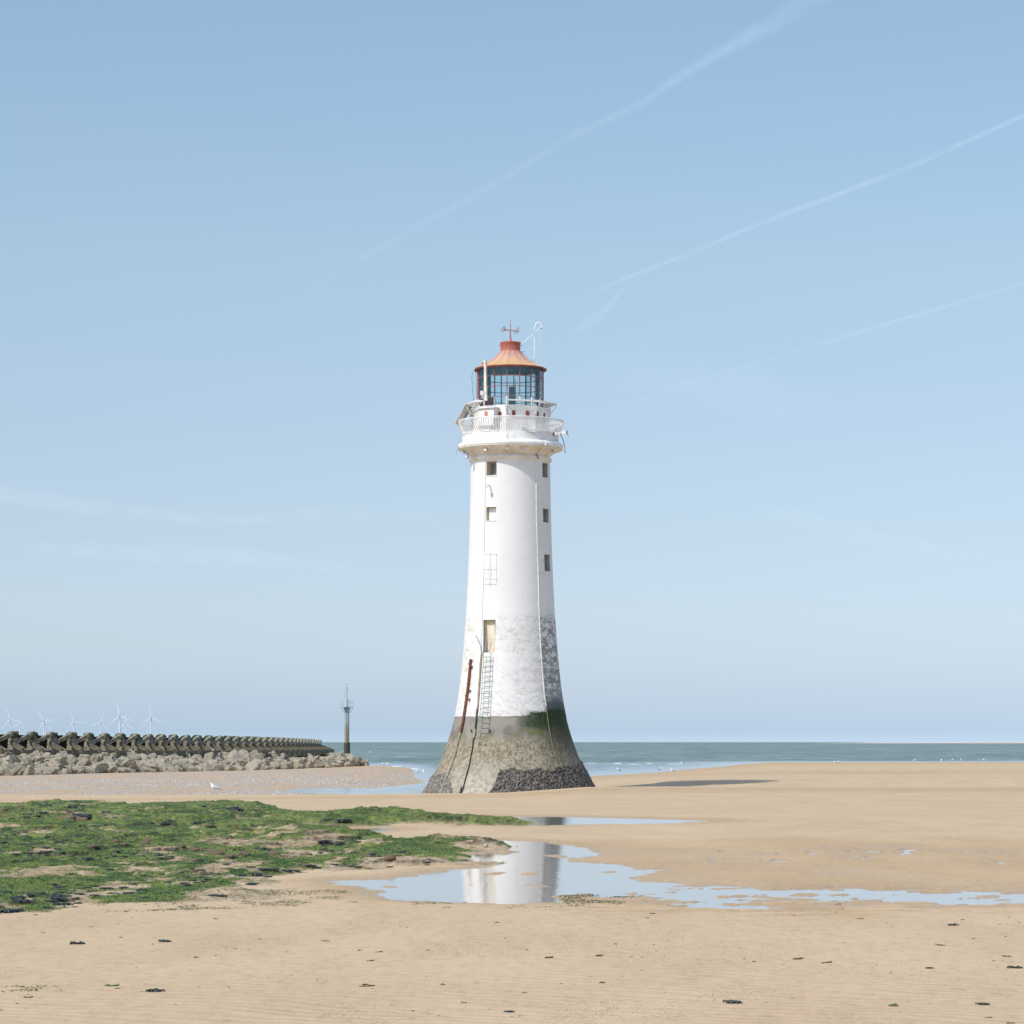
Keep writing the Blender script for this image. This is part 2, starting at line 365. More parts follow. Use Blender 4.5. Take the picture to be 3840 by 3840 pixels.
sp = cramp(nt, n2.outputs[0], [(0.27, (0.66, 0.62, 0.58)), (0.38, (0.90, 0.89, 0.88)), (0.5, (0.98, 0.98, 0.98)), (0.68, (1.05, 1.05, 1.05))])
c = mixc(nt, 0.9, c.outputs[0], sp.outputs[0], 'MULTIPLY')
# worm casts: small orange-brown crumbs in loose swarms
cz_ = noise(nt, 1.1, 3, 0.6, mp.outputs[0]); cz2 = noise(nt, 45, 3, 0.7)
cm = math_(nt, 'MULTIPLY', cramp(nt, cz_.outputs[0], [(0.52, (0, 0, 0)), (0.66, (1, 1, 1))]).outputs[0], cramp(nt, cz2.outputs[0], [(0.58, (0, 0, 0)), (0.63, (1, 1, 1))]).outputs[0])
c = mixc(nt, math_(nt, 'MULTIPLY', cm.outputs[0], 0.75).outputs[0], c.outputs[0], (0.33, 0.19, 0.09))
vs_ = N(nt, "ShaderNodeTexVoronoi"); vs_.inputs["Scale"].default_value = 7; nt.links.new(tcs.outputs["Object"], vs_.inputs["Vector"])
shc = cramp(nt, N(nt, "ShaderNodeSeparateColor").outputs[0], [(0, (0.2, 0.19, 0.18)), (1, (0.5, 0.47, 0.45))])
sepc = shc.inputs[0].links[0].from_node; nt.links.new(vs_.outputs["Color"], sepc.inputs[0])
shm = noise(nt, 0.25, 4, 0.6, mp.outputs[0]); shr = cramp(nt, shm.outputs[0], [(0.4, (0.15, 0.15, 0.15)), (0.58, (1, 1, 1))])
c = mixc(nt, math_(nt, 'MULTIPLY', sa.outputs["Fac"], math_(nt, 'MULTIPLY', shr.outputs[0], 0.5).outputs[0]).outputs[0], c.outputs[0], shc.outputs[0])
nt.links.new(c.outputs[0], p.inputs["Base Color"])
rr = cramp(nt, wa.outputs["Fac"], [(0.3, (0.9, 0.9, 0.9)), (0.7, (0.5, 0.5, 0.5)), (1.0, (0.3, 0.3, 0.3))]); nt.links.new(rr.outputs[0], p.inputs["Roughness"])
p.inputs["Specular IOR Level"].default_value = 0.3
wv = N(nt, "ShaderNodeTexWave", bands_direction='Y'); wv.inputs["Scale"].default_value = 1.7; wv.inputs["Distortion"].default_value = 11; wv.inputs["Detail"].default_value = 3; wv.inputs["Detail Scale"].default_value = 0.7
mp2 = N(nt, "ShaderNodeMapping"); mp2.inputs["Rotation"].default_value = (0, 0, R(32)); mp2.inputs["Scale"].default_value = (0.8, 1, 1); nt.links.new(tcs.outputs["Object"], mp2.inputs[0]); nt.links.new(mp2.outputs[0], wv.inputs["Vector"])
b1 = N(nt, "ShaderNodeBump"); b1.inputs["Strength"].default_value = 0.5; b1.inputs["Distance"].default_value = 0.022; ra = N(nt, "ShaderNodeAttribute", attribute_name="ripple"); nrp = noise(nt, 0.8, 3, 0.6); rm_ = math_(nt, "MULTIPLY", math_(nt, "MULTIPLY", wv.outputs["Fac"], ra.outputs["Fac"]).outputs[0], nrp.outputs[0]); nt.links.new(rm_.outputs[0], b1.inputs["Height"])
b2 = N(nt, "ShaderNodeBump"); b2.inputs["Strength"].default_value = 0.6; b2.inputs["Distance"].default_value = 0.012; nt.links.new(n2.outputs[0], b2.inputs["Height"]); nt.links.new(b1.outputs[0], b2.inputs["Normal"])
b3 = N(nt, "ShaderNodeBump"); b3.inputs["Strength"].default_value = 0.5; b3.inputs["Distance"].default_value = 0.02
hh = math_(nt, 'ADD', cm.outputs[0], math_(nt, 'MULTIPLY', sa.outputs["Fac"], vs_.outputs["Distance"]).outputs[0]); nt.links.new(hh.outputs[0], b3.inputs["Height"]); nt.links.new(b2.outputs[0], b3.inputs["Normal"])
nt.links.new(b3.outputs[0], p.inputs["Normal"])
SAND = m
g = mkmesh("sand", np.stack([XX, YY, ZZ], -1), gridq(*XX.shape), SAND, smooth=True, cols={"wet": wet.ravel(), "shell": shell.ravel(), "ripple": rip.ravel()})
tag(g, kind='structure')

# ---- pool water: sheets a few centimetres below the sand, showing wherever the sand dips
m, nt, p, o = newmat("pool_water"); p.inputs["Base Color"].default_value = (0.27, 0.22, 0.165, 1); p.inputs["Roughness"].default_value = 0.03
p.inputs["IOR"].default_value = 1.45; p.inputs["Specular IOR Level"].default_value = 0.75
tcs = N(nt, "ShaderNodeTexCoord"); nw = noise(nt, 9, 2, 0.5, tcs.outputs["Object"]); bump(nt, p, nw.outputs[0], 0.2, 0.006)
POOL = m
def sheet(name, px0, px1, py0, py1, z, mat):
    a = [gpw(px0, py0), gpw(px1, py0), gpw(px1, py1), gpw(px0, py1)]
    o = mkmesh(name, [(x, y, z) for x, y in a], [(3, 2, 1, 0)], mat); return tag(o, kind='structure')
sheet("pool_water", 1180, 4500, 3420, 3146, 1.86-0.0135, POOL)
sheet("pool_water", 1700, 3300, 3097, 3057, 1.72-0.0155, POOL)
sheet("pool_water", 1150, 1500, 3124, 3099, 1.7425-0.0145, POOL)

# ---- sea
SEA = -0.2
spx = np.concatenate([np.linspace(-12000, -500, 30), np.arange(-400, 4300, 14), np.linspace(4400, 16000, 30)])
sY = np.concatenate([3.4*F/(np.arange(2985, 2840, -1.0)-HY), 3.4*F/np.arange(56, 4, -2.0), [12000, 20000, 40000, 90000, 200000]])
sY = sY[sY > 184]
SX, SY = fan(spx, sY); gz, _ = ground_h(SX, np.minimum(SY, 900)); shal = ss(0.75, 0.0, SEA-gz)*(1-ss(520, 700, SY))
shal = np.where(SY < 700, shal, 0)
m, nt, p, o = newmat("sea")
sh = N(nt, "ShaderNodeAttribute", attribute_name="shallow")
tcs = N(nt, "ShaderNodeTexCoord")
mpw = N(nt, "ShaderNodeMapping"); mpw.inputs["Scale"].default_value = (0.35, 0.09, 1); nt.links.new(tcs.outputs["Object"], mpw.inputs[0])
w1 = noise(nt, 1.0, 5, 0.65, mpw.outputs[0])
mpl = N(nt, "ShaderNodeMapping"); mpl.inputs["Scale"].default_value = (0.006, 0.0022, 1); nt.links.new(tcs.outputs["Object"], mpl.inputs[0])
w2 = noise(nt, 1.0, 4, 0.6, mpl.outputs[0])
mpd = N(nt, "ShaderNodeMapping"); mpd.inputs["Scale"].default_value = (0.06, 0.012, 1); nt.links.new(tcs.outputs["Object"], mpd.inputs[0])
w3 = noise(nt, 1.0, 6, 0.7, mpd.outputs[0])
mxw = mixc(nt, 0.5, w1.outputs[0], w3.outputs[0])
cd = cramp(nt, mxw.outputs[0], [(0.38, (0.07, 0.12, 0.095)), (0.5, (0.15, 0.20, 0.165)), (0.62, (0.28, 0.335, 0.29))])
cl = cramp(nt, w2.outputs[0], [(0.35, (0.86, 0.9, 0.9)), (0.65, (1.1, 1.08, 1.05))])
cdm = mixc(nt, 1.0, cd.outputs[0], cl.outputs[0], 'MULTIPLY')
cs = cramp(nt, w1.outputs[0], [(0.4, (0.22, 0.24, 0.235)), (0.62, (0.33, 0.345, 0.33))])
cc = mixc(nt, sh.outputs["Fac"], cdm.outputs[0], cs.outputs[0])
nt.links.new(cc.outputs[0], p.inputs["Base Color"])
rgh = cramp(nt, sh.outputs["Fac"], [(0, (0.5, 0.5, 0.5)), (1, (0.12, 0.12, 0.12))]); nt.links.new(rgh.outputs[0], p.inputs["Roughness"])
p.inputs["Specular IOR Level"].default_value = 0.28
bump(nt, p, w1.outputs[0], 0.5, 0.25)
SEAM = m
sea = mkmesh("sea", np.stack([SX, SY, 0*SX+SEA], -1), gridq(*SX.shape), SEAM, cols={"shallow": shal.ravel()})
tag(sea, kind='structure')
# ------------------------------------------------------------------ lighthouse
TX, TY = -0.098, 180.0; S = F/TY
zy = lambda y: CZ+(HY-y)/S
PROF = [(3010, 352), (2974, 323), (2950, 308), (2925, 297), (2895, 281), (2860, 265), (2827, 251), (2793, 238.5), (2759, 227.5), (2724, 217.5), (2689, 209), (2655, 202), (2622, 196), (2580, 190), (2537, 185),
        (2440, 175.5), (2400, 172.5), (2340, 168.3), (2283, 164.3), (2200, 160), (2109, 156), (1960, 151.5), (1840, 149), (1738, 147.6)]
PZ = np.array([zy(y) for y, r in PROF]); PR = np.array([r/S for y, r in PROF])
def TR(z): return np.interp(z, PZ, PR)
_zs = np.linspace(PZ[0], PZ[-1], 400); _rs = TR(_zs)
for _ in range(3): _rs[4:-4] = sum(_rs[4+k:len(_rs)-4+k] for k in range(-4, 5))/9
def TR(z): return np.interp(z, _zs, _rs)
def tp(px, py, off=0.0, r=None):
    th = 0.0; Y = TY-3
    for _ in range(12):
        z = CZ+(HY-py)*Y/F; rr = (TR(z) if r is None else r)+off
        s = max(-1, min(1, ((px-CX)*Y/F-TX)/rr)); th = math.asin(s); Y = TY-rr*math.cos(th)
    return th, z
def tv(th, z, r): return Vector((r*math.sin(th), -r*math.cos(th), z))     # local to the lighthouse axis
def tpt(px, py, off=0.0, r=None):
    th, z = tp(px, py, off, r); return tv(th, z, (TR(z) if r is None else r)+off)
LH = empty("lighthouse", (TX, TY, 0)); tag(LH, "white tapering lighthouse tower with a rusty orange lantern roof on the beach", "lighthouse")
NT_ = 720; dz = 0.045
zs = np.arange(-0.6, zy(1738)+dz, dz); ths = np.linspace(-math.pi, math.pi, NT_, endpoint=False)
TH, ZZt = np.meshgrid(ths, zs); RR = TR(np.maximum(ZZt, PZ[0]))+np.where(ZZt < PZ[0], (PZ[0]-ZZt)*0.5, 0)
bx, by = np.sin(TH)*RR, -np.cos(TH)*RR
# small-scale roughness: render lumps on the wall, barnacle crust low down
paint_edge = zy(2688)+0.03*(vn(TH*9, ZZt*3, seed=5)-0.5)
barn = 1-ss(zy(2800), zy(2740), ZZt+0.25*(fbm(TH*5, ZZt*2, seed=81)-0.5))
RR2 = RR+0.010*(fbm(bx*3, by*3, ZZt*3, o=3, seed=2)-0.5)+barn*0.045*(fbm(bx*11, by*11, ZZt*11, o=2, seed=4)-0.4)
RR2 = RR2+np.where(ZZt < zy(2688), 0.0, 0.02)
WIN = []  # (name, theta0, theta1, z0, z1, depth)
def win(x0, x1, y0, y1, depth):
    a, z1 = tp(x0, y0); b, _ = tp(x1, y0); _, z0 = tp((x0+x1)/2, y1)
    ia, ib = int(round((a+math.pi)/(2*math.pi)*NT_)), int(round((b+math.pi)/(2*math.pi)*NT_))
    ja, jb = int(round((z0-zs[0])/dz)), int(round((z1-zs[0])/dz)); WIN.append((ia, ib, ja, jb, depth)); return len(WIN)-1
w_l1 = win(1825, 1862.5, 1732, 1782, 0.55); w_l2 = win(1824, 1860.5, 1903, 1953, 0.28)
w_r1 = win(2033, 2052.7, 1737, 1790, 0.55); w_r2 = win(2035, 2055, 1907, 1960, 0.55); w_r3 = win(2040, 2060, 2080, 2142, 0.6)
w_d = win(1809, 1858, 2324, 2447, 0.34)
mask = np.ones((len(zs)-1, NT_), bool)
for ia, ib, ja, jb, d in WIN: mask[ja:jb, ia:ib] = False
# colour: white paint, grey-green stains, bare cement, algae, barnacles
th = TH
def n3(s, o, seed, sx=1.0): return fbm(bx*s*sx, by*s*sx, ZZt*s, o=o, seed=seed)
white = np.array([0.74, 0.73, 0.705]); col = np.zeros(TH.shape+(3,)); col[:] = white
col *= (0.93+0.075*n3(1.2, 4, 11)+0.03*fbm(bx*3, by*3, ZZt*9, o=3, seed=12))[..., None]
# warm faint grime near the top under the neck
gr = ss(zy(2400), zy(2322), ZZt-0.0)*0
s_ = fbm(bx*2.6, by*2.6, ZZt*4.2, o=5, seed=13); s2 = fbm(bx*9, by*9, ZZt*15, o=4, seed=14, g=0.62); rown = 0.5+0.5*np.sin(ZZt*2*math.pi/0.62+1.2*n3(1, 2, 15))
zone = (1-ss(zy(2330), zy(2300), ZZt+0.25*(n3(0.9, 3, 16)-0.5)))
side = ss(0.20, 0.75, th)*(1-ss(2.4, 3.0, th)); mid_ = ss(-0.25, 0.25, th)
stain = zone*ss(0.53-0.10*mid_, 0.70-0.05*mid_, 0.38*s_+0.62*s2+0.06*rown-0.02)
tan = np.array([0.47, 0.45, 0.41]); dark = np.array([0.13, 0.155, 0.145])
col = lerp(col, tan, (stain*0.62)[..., None])
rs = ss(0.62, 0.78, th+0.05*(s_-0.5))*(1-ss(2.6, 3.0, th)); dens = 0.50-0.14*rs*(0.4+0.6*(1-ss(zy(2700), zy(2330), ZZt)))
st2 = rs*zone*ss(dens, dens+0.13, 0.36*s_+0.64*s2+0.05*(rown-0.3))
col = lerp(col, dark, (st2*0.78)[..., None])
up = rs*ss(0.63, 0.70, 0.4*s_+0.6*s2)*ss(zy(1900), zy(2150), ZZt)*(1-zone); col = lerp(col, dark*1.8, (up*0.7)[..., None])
lk = ss(-1.45, -1.0, th)*(1-ss(-0.95, -0.75, th))*zone*ss(0.5, 0.62, s_*0.6+s2*0.4); col = lerp(col, np.array([0.52, 0.46, 0.30]), (lk*0.7)[..., None])
# rusty runs below the openings and along the conduits
def run(px, y0, y1, wd, c, k):
    global col
    a, z0 = tp(px, y0); _, z1 = tp(px, y1); d = np.abs((TH-a)*RR)/wd
    e = np.exp(-d*d)*ss(z1, z1+0.4, ZZt)*(1-ss(z0, z0+0.05, ZZt))*(0.35+0.9*vn(TH*70, ZZt*2, seed=int(px)))
    col = lerp(col, np.array(c), (np.clip(e*k, 0, 1))[..., None])
rust = (0.47, 0.27, 0.12); tanr = (0.6, 0.48, 0.3)
for px_, a_, b_ in ((2036, 1965, 1990), (2047, 1965, 2010), (2053, 1962, 2030), (2043, 2148, 2180), (2056, 2148, 2200), (2050, 2260, 2310), (1838, 2192, 2215)): run(px_, a_, b_, 0.035, tanr, 0.6)
for px_ in (1827, 1852): run(px_, 1783, 1800, 0.03, tanr, 0.4)
run(1770, 2490, 2640, 0.05, rust, 0.7); run(2014, 2040, 2110, 0.035, rust, 0.7); run(1841, 2450, 2520, 0.06, tanr, 0.5)
# bottom of the white: dirty edge
de = (1-ss(zy(2688), zy(2640), ZZt)); col = lerp(col, np.array([0.50, 0.47, 0.41]), (de*0.55*ss(0.3, 0.6, s2))[..., None])
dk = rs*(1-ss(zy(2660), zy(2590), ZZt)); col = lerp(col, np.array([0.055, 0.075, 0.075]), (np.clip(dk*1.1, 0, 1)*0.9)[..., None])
# cement
cem = np.array([0.27, 0.245, 0.215]); cem2 = np.array([0.185, 0.165, 0.14]); cc_ = lerp(cem2, cem, ss(0.35, 0.62, n3(1.1, 4, 21))[..., None])
below = 1-ss(-0.012, 0.012, ZZt-paint_edge); 
bar_ = lerp(np.array([0.165, 0.135, 0.09]), np.array([0.345, 0.30, 0.215]), ss(0.36, 0.64, n3(11, 3, 22)*0.72+n3(2.0, 3, 23)*0.28)[..., None])
cream = (1-ss(zy(2900), zy(2810), ZZt+1.2*(n3(0.8, 3, 26)-0.5)))*(1-ss(0.15, 0.6, np.abs(th+0.42+0.1*(ZZt-1))))
bar_ = lerp(bar_, np.array([0.52, 0.47, 0.385])*(0.25+1.15*n3(7, 3, 27))[..., None], (0.6*cream)[..., None])
cc_ = lerp(cc_, bar_, barn[..., None]); 
rgt = rs*(ZZt > zy(2900)); 
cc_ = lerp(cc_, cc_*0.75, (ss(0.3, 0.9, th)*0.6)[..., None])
alg = np.array([0.045, 0.075, 0.012]); g1 = np.array([0.020, 0.042, 0.012])
bell = np.exp(-((ZZt-zy(2752)-0.1*np.sin(th*2))/0.42)**2)
ga = bell*ss(0.42, 0.58, n3(3.2, 4, 24)*0.7+0.3*s2+0.07*ss(-0.2, 0.9, th)-0.02); cc_ = lerp(cc_, np.array([0.12, 0.13, 0.035]), (np.clip(ga*(0.55+0.6*ss(-.2, .8, th)), 0, 1)*0.85)[..., None])
topa = ss(0.12, 0.42, th+0.5*(n3(1.3, 5, 25)-0.5)+0.35*(s2-0.5))*(1-ss(2.6, 3.0, th))*ss(zy(2745), zy(2715), ZZt+0.5*(s_-0.5))
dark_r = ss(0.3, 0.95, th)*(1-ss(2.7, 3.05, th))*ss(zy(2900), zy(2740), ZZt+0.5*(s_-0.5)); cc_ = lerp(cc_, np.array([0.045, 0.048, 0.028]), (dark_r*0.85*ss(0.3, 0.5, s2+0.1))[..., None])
cc_ = lerp(cc_, g1*(0.7+0.8*s2)[..., None], (topa*0.93)[..., None])
col = lerp(col, cc_, below[..., None])
ov = (1-below)*topa*(1-ss(zy(2676)+0.0, zy(2664), ZZt-0.16*rs+0.3*(s2-0.5))); col = lerp(col, g1, np.clip(ov*1.0, 0, 1)[..., None])
led = np.exp(-((ZZt-paint_edge+0.02)/0.025)**2)*ss(-0.5, 0.1, th)*0.7; col = lerp(col, alg*0.8, led[..., None])
vid = (np.arange(len(zs))[:, None]*NT_+np.arange(NT_)[None, :]); nx = np.roll(vid, -1, axis=1)
Q = np.stack([vid[:-1], nx[:-1], nx[1:], vid[1:]], -1)[mask]
V = np.stack([np.sin(TH)*RR2, -np.cos(TH)*RR2, ZZt], -1)
m, nt, p, o = newmat("tower_render"); a = N(nt, "ShaderNodeAttribute", attribute_name="col"); nt.links.new(a.outputs["Color"], p.inputs["Base Color"])
p.inputs["Roughness"].default_value = 0.75; p.inputs["Specular IOR Level"].default_value = 0.25
nn = noise(nt, 9, 5, 0.65); bump(nt, p, nn.outputs[0], 0.35, 0.03); TOWM = m
tower = mkmesh("tower", V, Q, TOWM, LH, True, {"col": col.reshape(-1, 3)})
WHITE = plain("white_paint", (0.77, 0.765, 0.75), 0.55, 0.12, 2.5, 0.2, 0.01, col2=(0.70, 0.675, 0.63))
WHITE2 = plain("weathered_white_paint", (0.80, 0.79, 0.76), 0.6, 0.2, 1.4, 0.2, 0.01, col2=(0.66, 0.63, 0.57))
CREAM = plain("cream_paint", (0.66, 0.60, 0.50), 0.7, 0.2, 2.0, 0.2, 0.01, col2=(0.46, 0.36, 0.25))
REDP = plain("red_paint", (0.33, 0.075, 0.045), 0.55, 0.3, 3, 0.2, 0.01, col2=(0.22, 0.05, 0.035))
ORANGE = plain("orange_paint", (0.55, 0.22, 0.12), 0.55, 0.2, 4)
DARK = plain("dark_rubber", (0.03, 0.045, 0.05), 0.5, 0.3, 8)
GREYM = plain("grey_metal", (0.42, 0.43, 0.43), 0.5, 0.2, 4)
RUST = plain("rusted_iron", (0.20, 0.075, 0.045), 0.85, 0.5, 5, 0.5, 0.02, col2=(0.10, 0.04, 0.03))
BEIGE = plain("beige_pipe", (0.45, 0.35, 0.25), 0.6, 0.3, 3)
GREENM = plain("green_tinged_metal", (0.30, 0.37, 0.31), 0.6, 0.3, 3)
STEEL = plain("pale_steel", (0.62, 0.63, 0.63), 0.5, 0.15, 3)
BLKW = plain("weedy_rope", (0.05, 0.045, 0.03), 0.9, 0.5, 12)
GLASSD = plain("dark_glass", (0.19, 0.23, 0.215), 0.2, 0.3, 2, 0.0, spec=0.6)
GREYGREEN = plain("grey_green_render", (0.42, 0.44, 0.41), 0.7, 0.3, 3)
for wi, (ia, ib, ja, jb, d) in enumerate(WIN):
    z0, z1 = zs[ja], zs[jb]; a, b = ths[ia], ths[ib]; am = (a+b)/2; nrm = Vector((math.sin(am), -math.cos(am), 0))
    tan_ = Vector((math.cos(am), math.sin(am), 0))
    P = [[tv(t, z, float(TR(z))+0.02) for t in (a, b)] for z in (z0, z1)]
    hw = (P[0][1]-P[0][0]).length/2; ctr = (P[0][0]+P[0][1]+P[1][0]+P[1][1])/4
    rad = ctr.dot(nrm)-d
    fr = lambda u, z, dd: nrm*(rad+dd)+tan_*(ctr.dot(tan_)+u)+Vector((0, 0, z))
    isdoor = wi == w_d; nm = "doorway" if isdoor else "window"
    rv = MB()
    B = [fr(-hw, z0, 0), fr(hw, z0, 0), fr(hw, z1, 0), fr(-hw, z1, 0)]; A = [P[0][0], P[0][1], P[1][1], P[1][0]]
    rv.add(A+B, [(0, 1, 5, 4), (1, 2, 6, 5), (2, 3, 7, 6), (3, 0, 4, 7), (4, 5, 6, 7)])
    par = rv.build(nm, CREAM if (wi in (w_l1, w_l2, w_d)) else GREYGREEN, LH)
    if wi in (w_l1, w_r1, w_r2, w_r3):
        f_ = MB(); wv_ = 0.05
        for u0, u1, a0, a1 in ((-hw, -hw+wv_, z0, z1), (hw-wv_, hw, z0, z1), (-hw+wv_, hw-wv_, z0, z0+wv_), (-hw+wv_, hw-wv_, z1-wv_, z1)):
            q = [fr(u, z, dd) for dd in (0.003, 0.07) for u, z in ((u0, a0), (u1, a0), (u1, a1), (u0, a1))]
            f_.hexa(q)
        f_.build("window_frame", CREAM if wi == w_l1 else GREYM, par)
        MB().add([fr(-hw+wv_, z0+wv_, 0.02), fr(hw-wv_, z0+wv_, 0.02), fr(hw-wv_, z1-wv_, 0.02), fr(-hw+wv_, z1-wv_, 0.02)], [(0, 1, 2, 3)]).build("pane", GLASSD, par)
    elif wi == w_l2:
        MB().hexa([fr(u, z, dd) for dd in (0.003, 0.05) for u, z in ((-hw+.04, z0+.04), (hw-.04, z0+.04), (hw-.04, z1-.04), (-hw+.04, z1-.04))]).build("blank_shutter", WHITE, par)
    else:
        MB().hexa([fr(u, z, dd) for dd in (0.003, 0.05) for u, z in ((-hw+.02, z0+.02), (hw-.19, z0+.02), (hw-.19, z1-.02), (-hw+.02, z1-.02))]).build("door", plain("stained_door", (0.72, 0.66, 0.54), 0.7, 0.3, 1.6, col2=(0.60, 0.50, 0.36)), par)
        MB().hexa([fr(u, z, dd) for dd in (0.003, 0.04) for u, z in ((hw-.18, z0+.02), (hw-.01, z0+.02), (hw-.01, z1-.02), (hw-.18, z1-.02))]).build("dark_gap", DARK, par)
        MB().tube([fr(-hw+.22, z0+.1, .35), fr(-hw+.42, z0+1.0, .35)], 0.025).build("iron_bar", GREENM, par)
        MB().hexa([tpt(x, y, of) for of in (0.01, 0.06) for x, y in ((1808, 2447), (1812, 2447), (1813, 2326), (1809, 2326))]).build("door_jamb", WHITE, par)
    if wi in (w_l1, w_l2, w_r1, w_r2, w_r3):   # thin lip round the opening
        zt = z1+0.03
        MB().tube([tv(a-0.02, zt, float(TR(zt))+.02), tv((a+b)/2, zt, float(TR(zt))+.02), tv(b+0.02, zt, float(TR(zt))+.02)], 0.028, 5).build("lintel", CREAM if wi > 1 else WHITE2, par)
        zt = z0-0.03
        MB().tube([tv(a-0.02, zt, float(TR(zt))+.02), tv((a+b)/2, zt, float(TR(zt))+.025), tv(b+0.02, zt, float(TR(zt))+.02)], 0.03, 5).build("sill", WHITE, par)
# planked shutter on the tower face
sm_, sn, sp_, _o = newmat("planked_shutter"); sp_.inputs["Roughness"].default_value = 0.7
a = N(sn, "ShaderNodeAttribute", attribute_name="col"); sn.links.new(a.outputs["Color"], sp_.inputs["Base Color"])
vs, cs_, qs = [], [], []
nu, nv = 40, 40
for j in range(nv+1):
    for i in range(nu+1):
        x = lerp(1815.5, 1861, i/nu); y = lerp(2192, 2075, j/nv); gr_ = 0.012 if (i % 5) else 0.0
        if i == nu//2: gr_ = 0.0
        vs.append(tpt(x, y, 0.034+gr_)); k = float(vn(i*0.9, j*0.12, seed=8)); base = np.array([0.775, 0.77, 0.75])*(0.98 if i % 5 else 0.92)
        if i == nu//2: base = base*0.82
        rr_ = max(0, 0.9*(float(vn(i*0.6, j*0.15, seed=9))-0.62)*3)*(j < 28); cs_.append(lerp(base, np.array([0.55, 0.4, 0.25]), min(1, rr_)*0.55))
for j in range(nv):
    for i in range(nu): qs.append((j*(nu+1)+i, j*(nu+1)+i+1, (j+1)*(nu+1)+i+1, (j+1)*(nu+1)+i))
shut = mkmesh("shutter", [tuple(v) for v in vs], qs, sm_, LH, False, {"col": np.array(cs_)})
for yy in (2077, 2135, 2170):
    MB().tube([tpt(x, yy, 0.06) for x in (1814, 1825, 1837, 1850, 1863)], 0.012, 5).build("hinge", WHITE, shut)
MB().tube([tpt(1838, 2192, 0.05), tpt(1838.5, 2075, 0.05)], 0.012, 4).build("shutter_joint", GREYM, shut)

# mussels round the foot
def mussels(top, x0, x1, seed):
    px_ = [q[0] for q in top]; 
    tt = np.arange(-1.7, 1.75, 0.007); zz = np.arange(-0.4, 2.2, 0.03); A, Z = np.meshgrid(tt, zz)
    r = TR(np.maximum(Z, PZ[0]))+np.where(Z < PZ[0], (PZ[0]-Z)*0.5, 0); X_ = TX+r*np.sin(A); Y_ = TY-r*np.cos(A)
    PXp = CX+F*X_/Y_; ztop = np.zeros_like(Z)
    for k in range(len(top)): pass
    tz = np.array([CZ+(HY-q[1])*(TY-3.5)/F for q in top]); ztop = np.interp(PXp, px_, tz)
    nz = fbm(X_*1.4, Z*2.0, Y_*1.4, o=4, seed=seed)
    e = np.minimum(ztop-Z, np.minimum((PXp-x0)/60, (x1-PXp)/60 if x1 < 2200 else 9))+0.5*(nz-0.5)
    bmp = fbm(X_*13, Y_*13, Z*13, o=2, seed=seed+1); b2_ = fbm(X_*3, Y_*3, Z*3, o=2, seed=seed+2)
    rr_ = r+np.where(e > 0, 0.035+0.16*(bmp-0.35)+0.13*(b2_-0.4)+0.05*np.clip(e, 0, 1), -0.15)
    v = np.stack([rr_*np.sin(A), -rr_*np.cos(A), Z], -1); t = ss(0.35, 0.68, bmp)[..., None]
    c_ = lerp(np.array([0.018, 0.017, 0.015]), np.array([0.16, 0.135, 0.105]), t)
    if x1 < 2200: c_ = c_*1.5+0.03
    q = gridq(*Z.shape); keep = (e.ravel()[q] > -0.25).any(1)
    o = mkmesh("mussel_bed", v, q[keep], attrmat("mussels", "col", 0.6, 0.4, 0.6, 0.03, 20), LH, False, {"col": c_.reshape(-1, 3)}); return o
mussels([(1800, 2995), (1838, 2968), (1874, 2896), (1922, 2884), (1960, 2890), (2024, 2876), (2060, 2890), (2093, 2880), (2174, 2862), (2400, 2850)], 1836, 9999, 90)
mussels([(1500, 2890), (1640, 2905), (1668, 2900), (1690, 2930), (1700, 2980)], 1400, 1690, 95)

# mouldings, cornice and gallery (turned)
def prof(pts): return [(r/S, zy(y)) for y, r in pts]
arc = lambda cy, cr, ry, rr, a0, a1, n=7: [(cy-ry*math.sin(lerp(a0, a1, k/n)), cr+rr*math.cos(lerp(a0, a1, k/n))) for k in range(n+1)]
neck = [(1742, 146)]+arc(1727, 148.5, 8, 7, -1.4, 1.4)+[(1718, 150), (1716, 148.6)]
MB().lathe(prof(neck), 160).build("neck_moulding", CREAM if False else plain("neck_render", (0.79, 0.77, 0.73), 0.65, 0.12, 1.5, col2=(0.66, 0.58, 0.47)), LH, True)
cove = [(1716, 148), (1711, 151), (1706, 157), (1701, 165), (1696.5, 175), (1693, 185), (1690, 193), (1687, 195)]
cornp = plain("stained_cove", (0.75, 0.72, 0.67), 0.75, 0.2, 1.3, col2=(0.60, 0.52, 0.42))
MB().lathe(prof(cove), 160).build("cornice_cove", cornp, LH, True)
roll = [(1686.5, 194), (1686, 197)]+arc(1677, 184, 12, 14.5, -0.7, 1.5, 10)+[(1664, 181.2), (1650, 181), (1637, 181), (1636, 178), (1636, 120)]
MB().lathe(prof(roll), 160).build("cornice", WHITE2, LH, True)
ZF = zy(1637)
rail = empty("railing"); rail.parent = LH
rb, zb = 180/S, ZF+0.07; rt, zt = 198.5/S, ZF+0.90
ring = lambda r, z, n=96: [(r*math.sin(2*math.pi*k/n), -r*math.cos(2*math.pi*k/n), z) for k in range(n+1)]
MB().tube(ring(rt, zt), 0.034, 6, False).build("top_rail", WHITE, rail, True)
MB().tube(ring(rb, zb), 0.026, 6, False).build("bottom_rail", WHITE, rail, True)
for k in range(42):
    a = 2*math.pi*k/42; MB().tube([tv(a, ZF-0.01, rb), tv(a, zb, rb)], 0.02, 4).build("rail_foot", WHITE, rail)
NBAL = 124
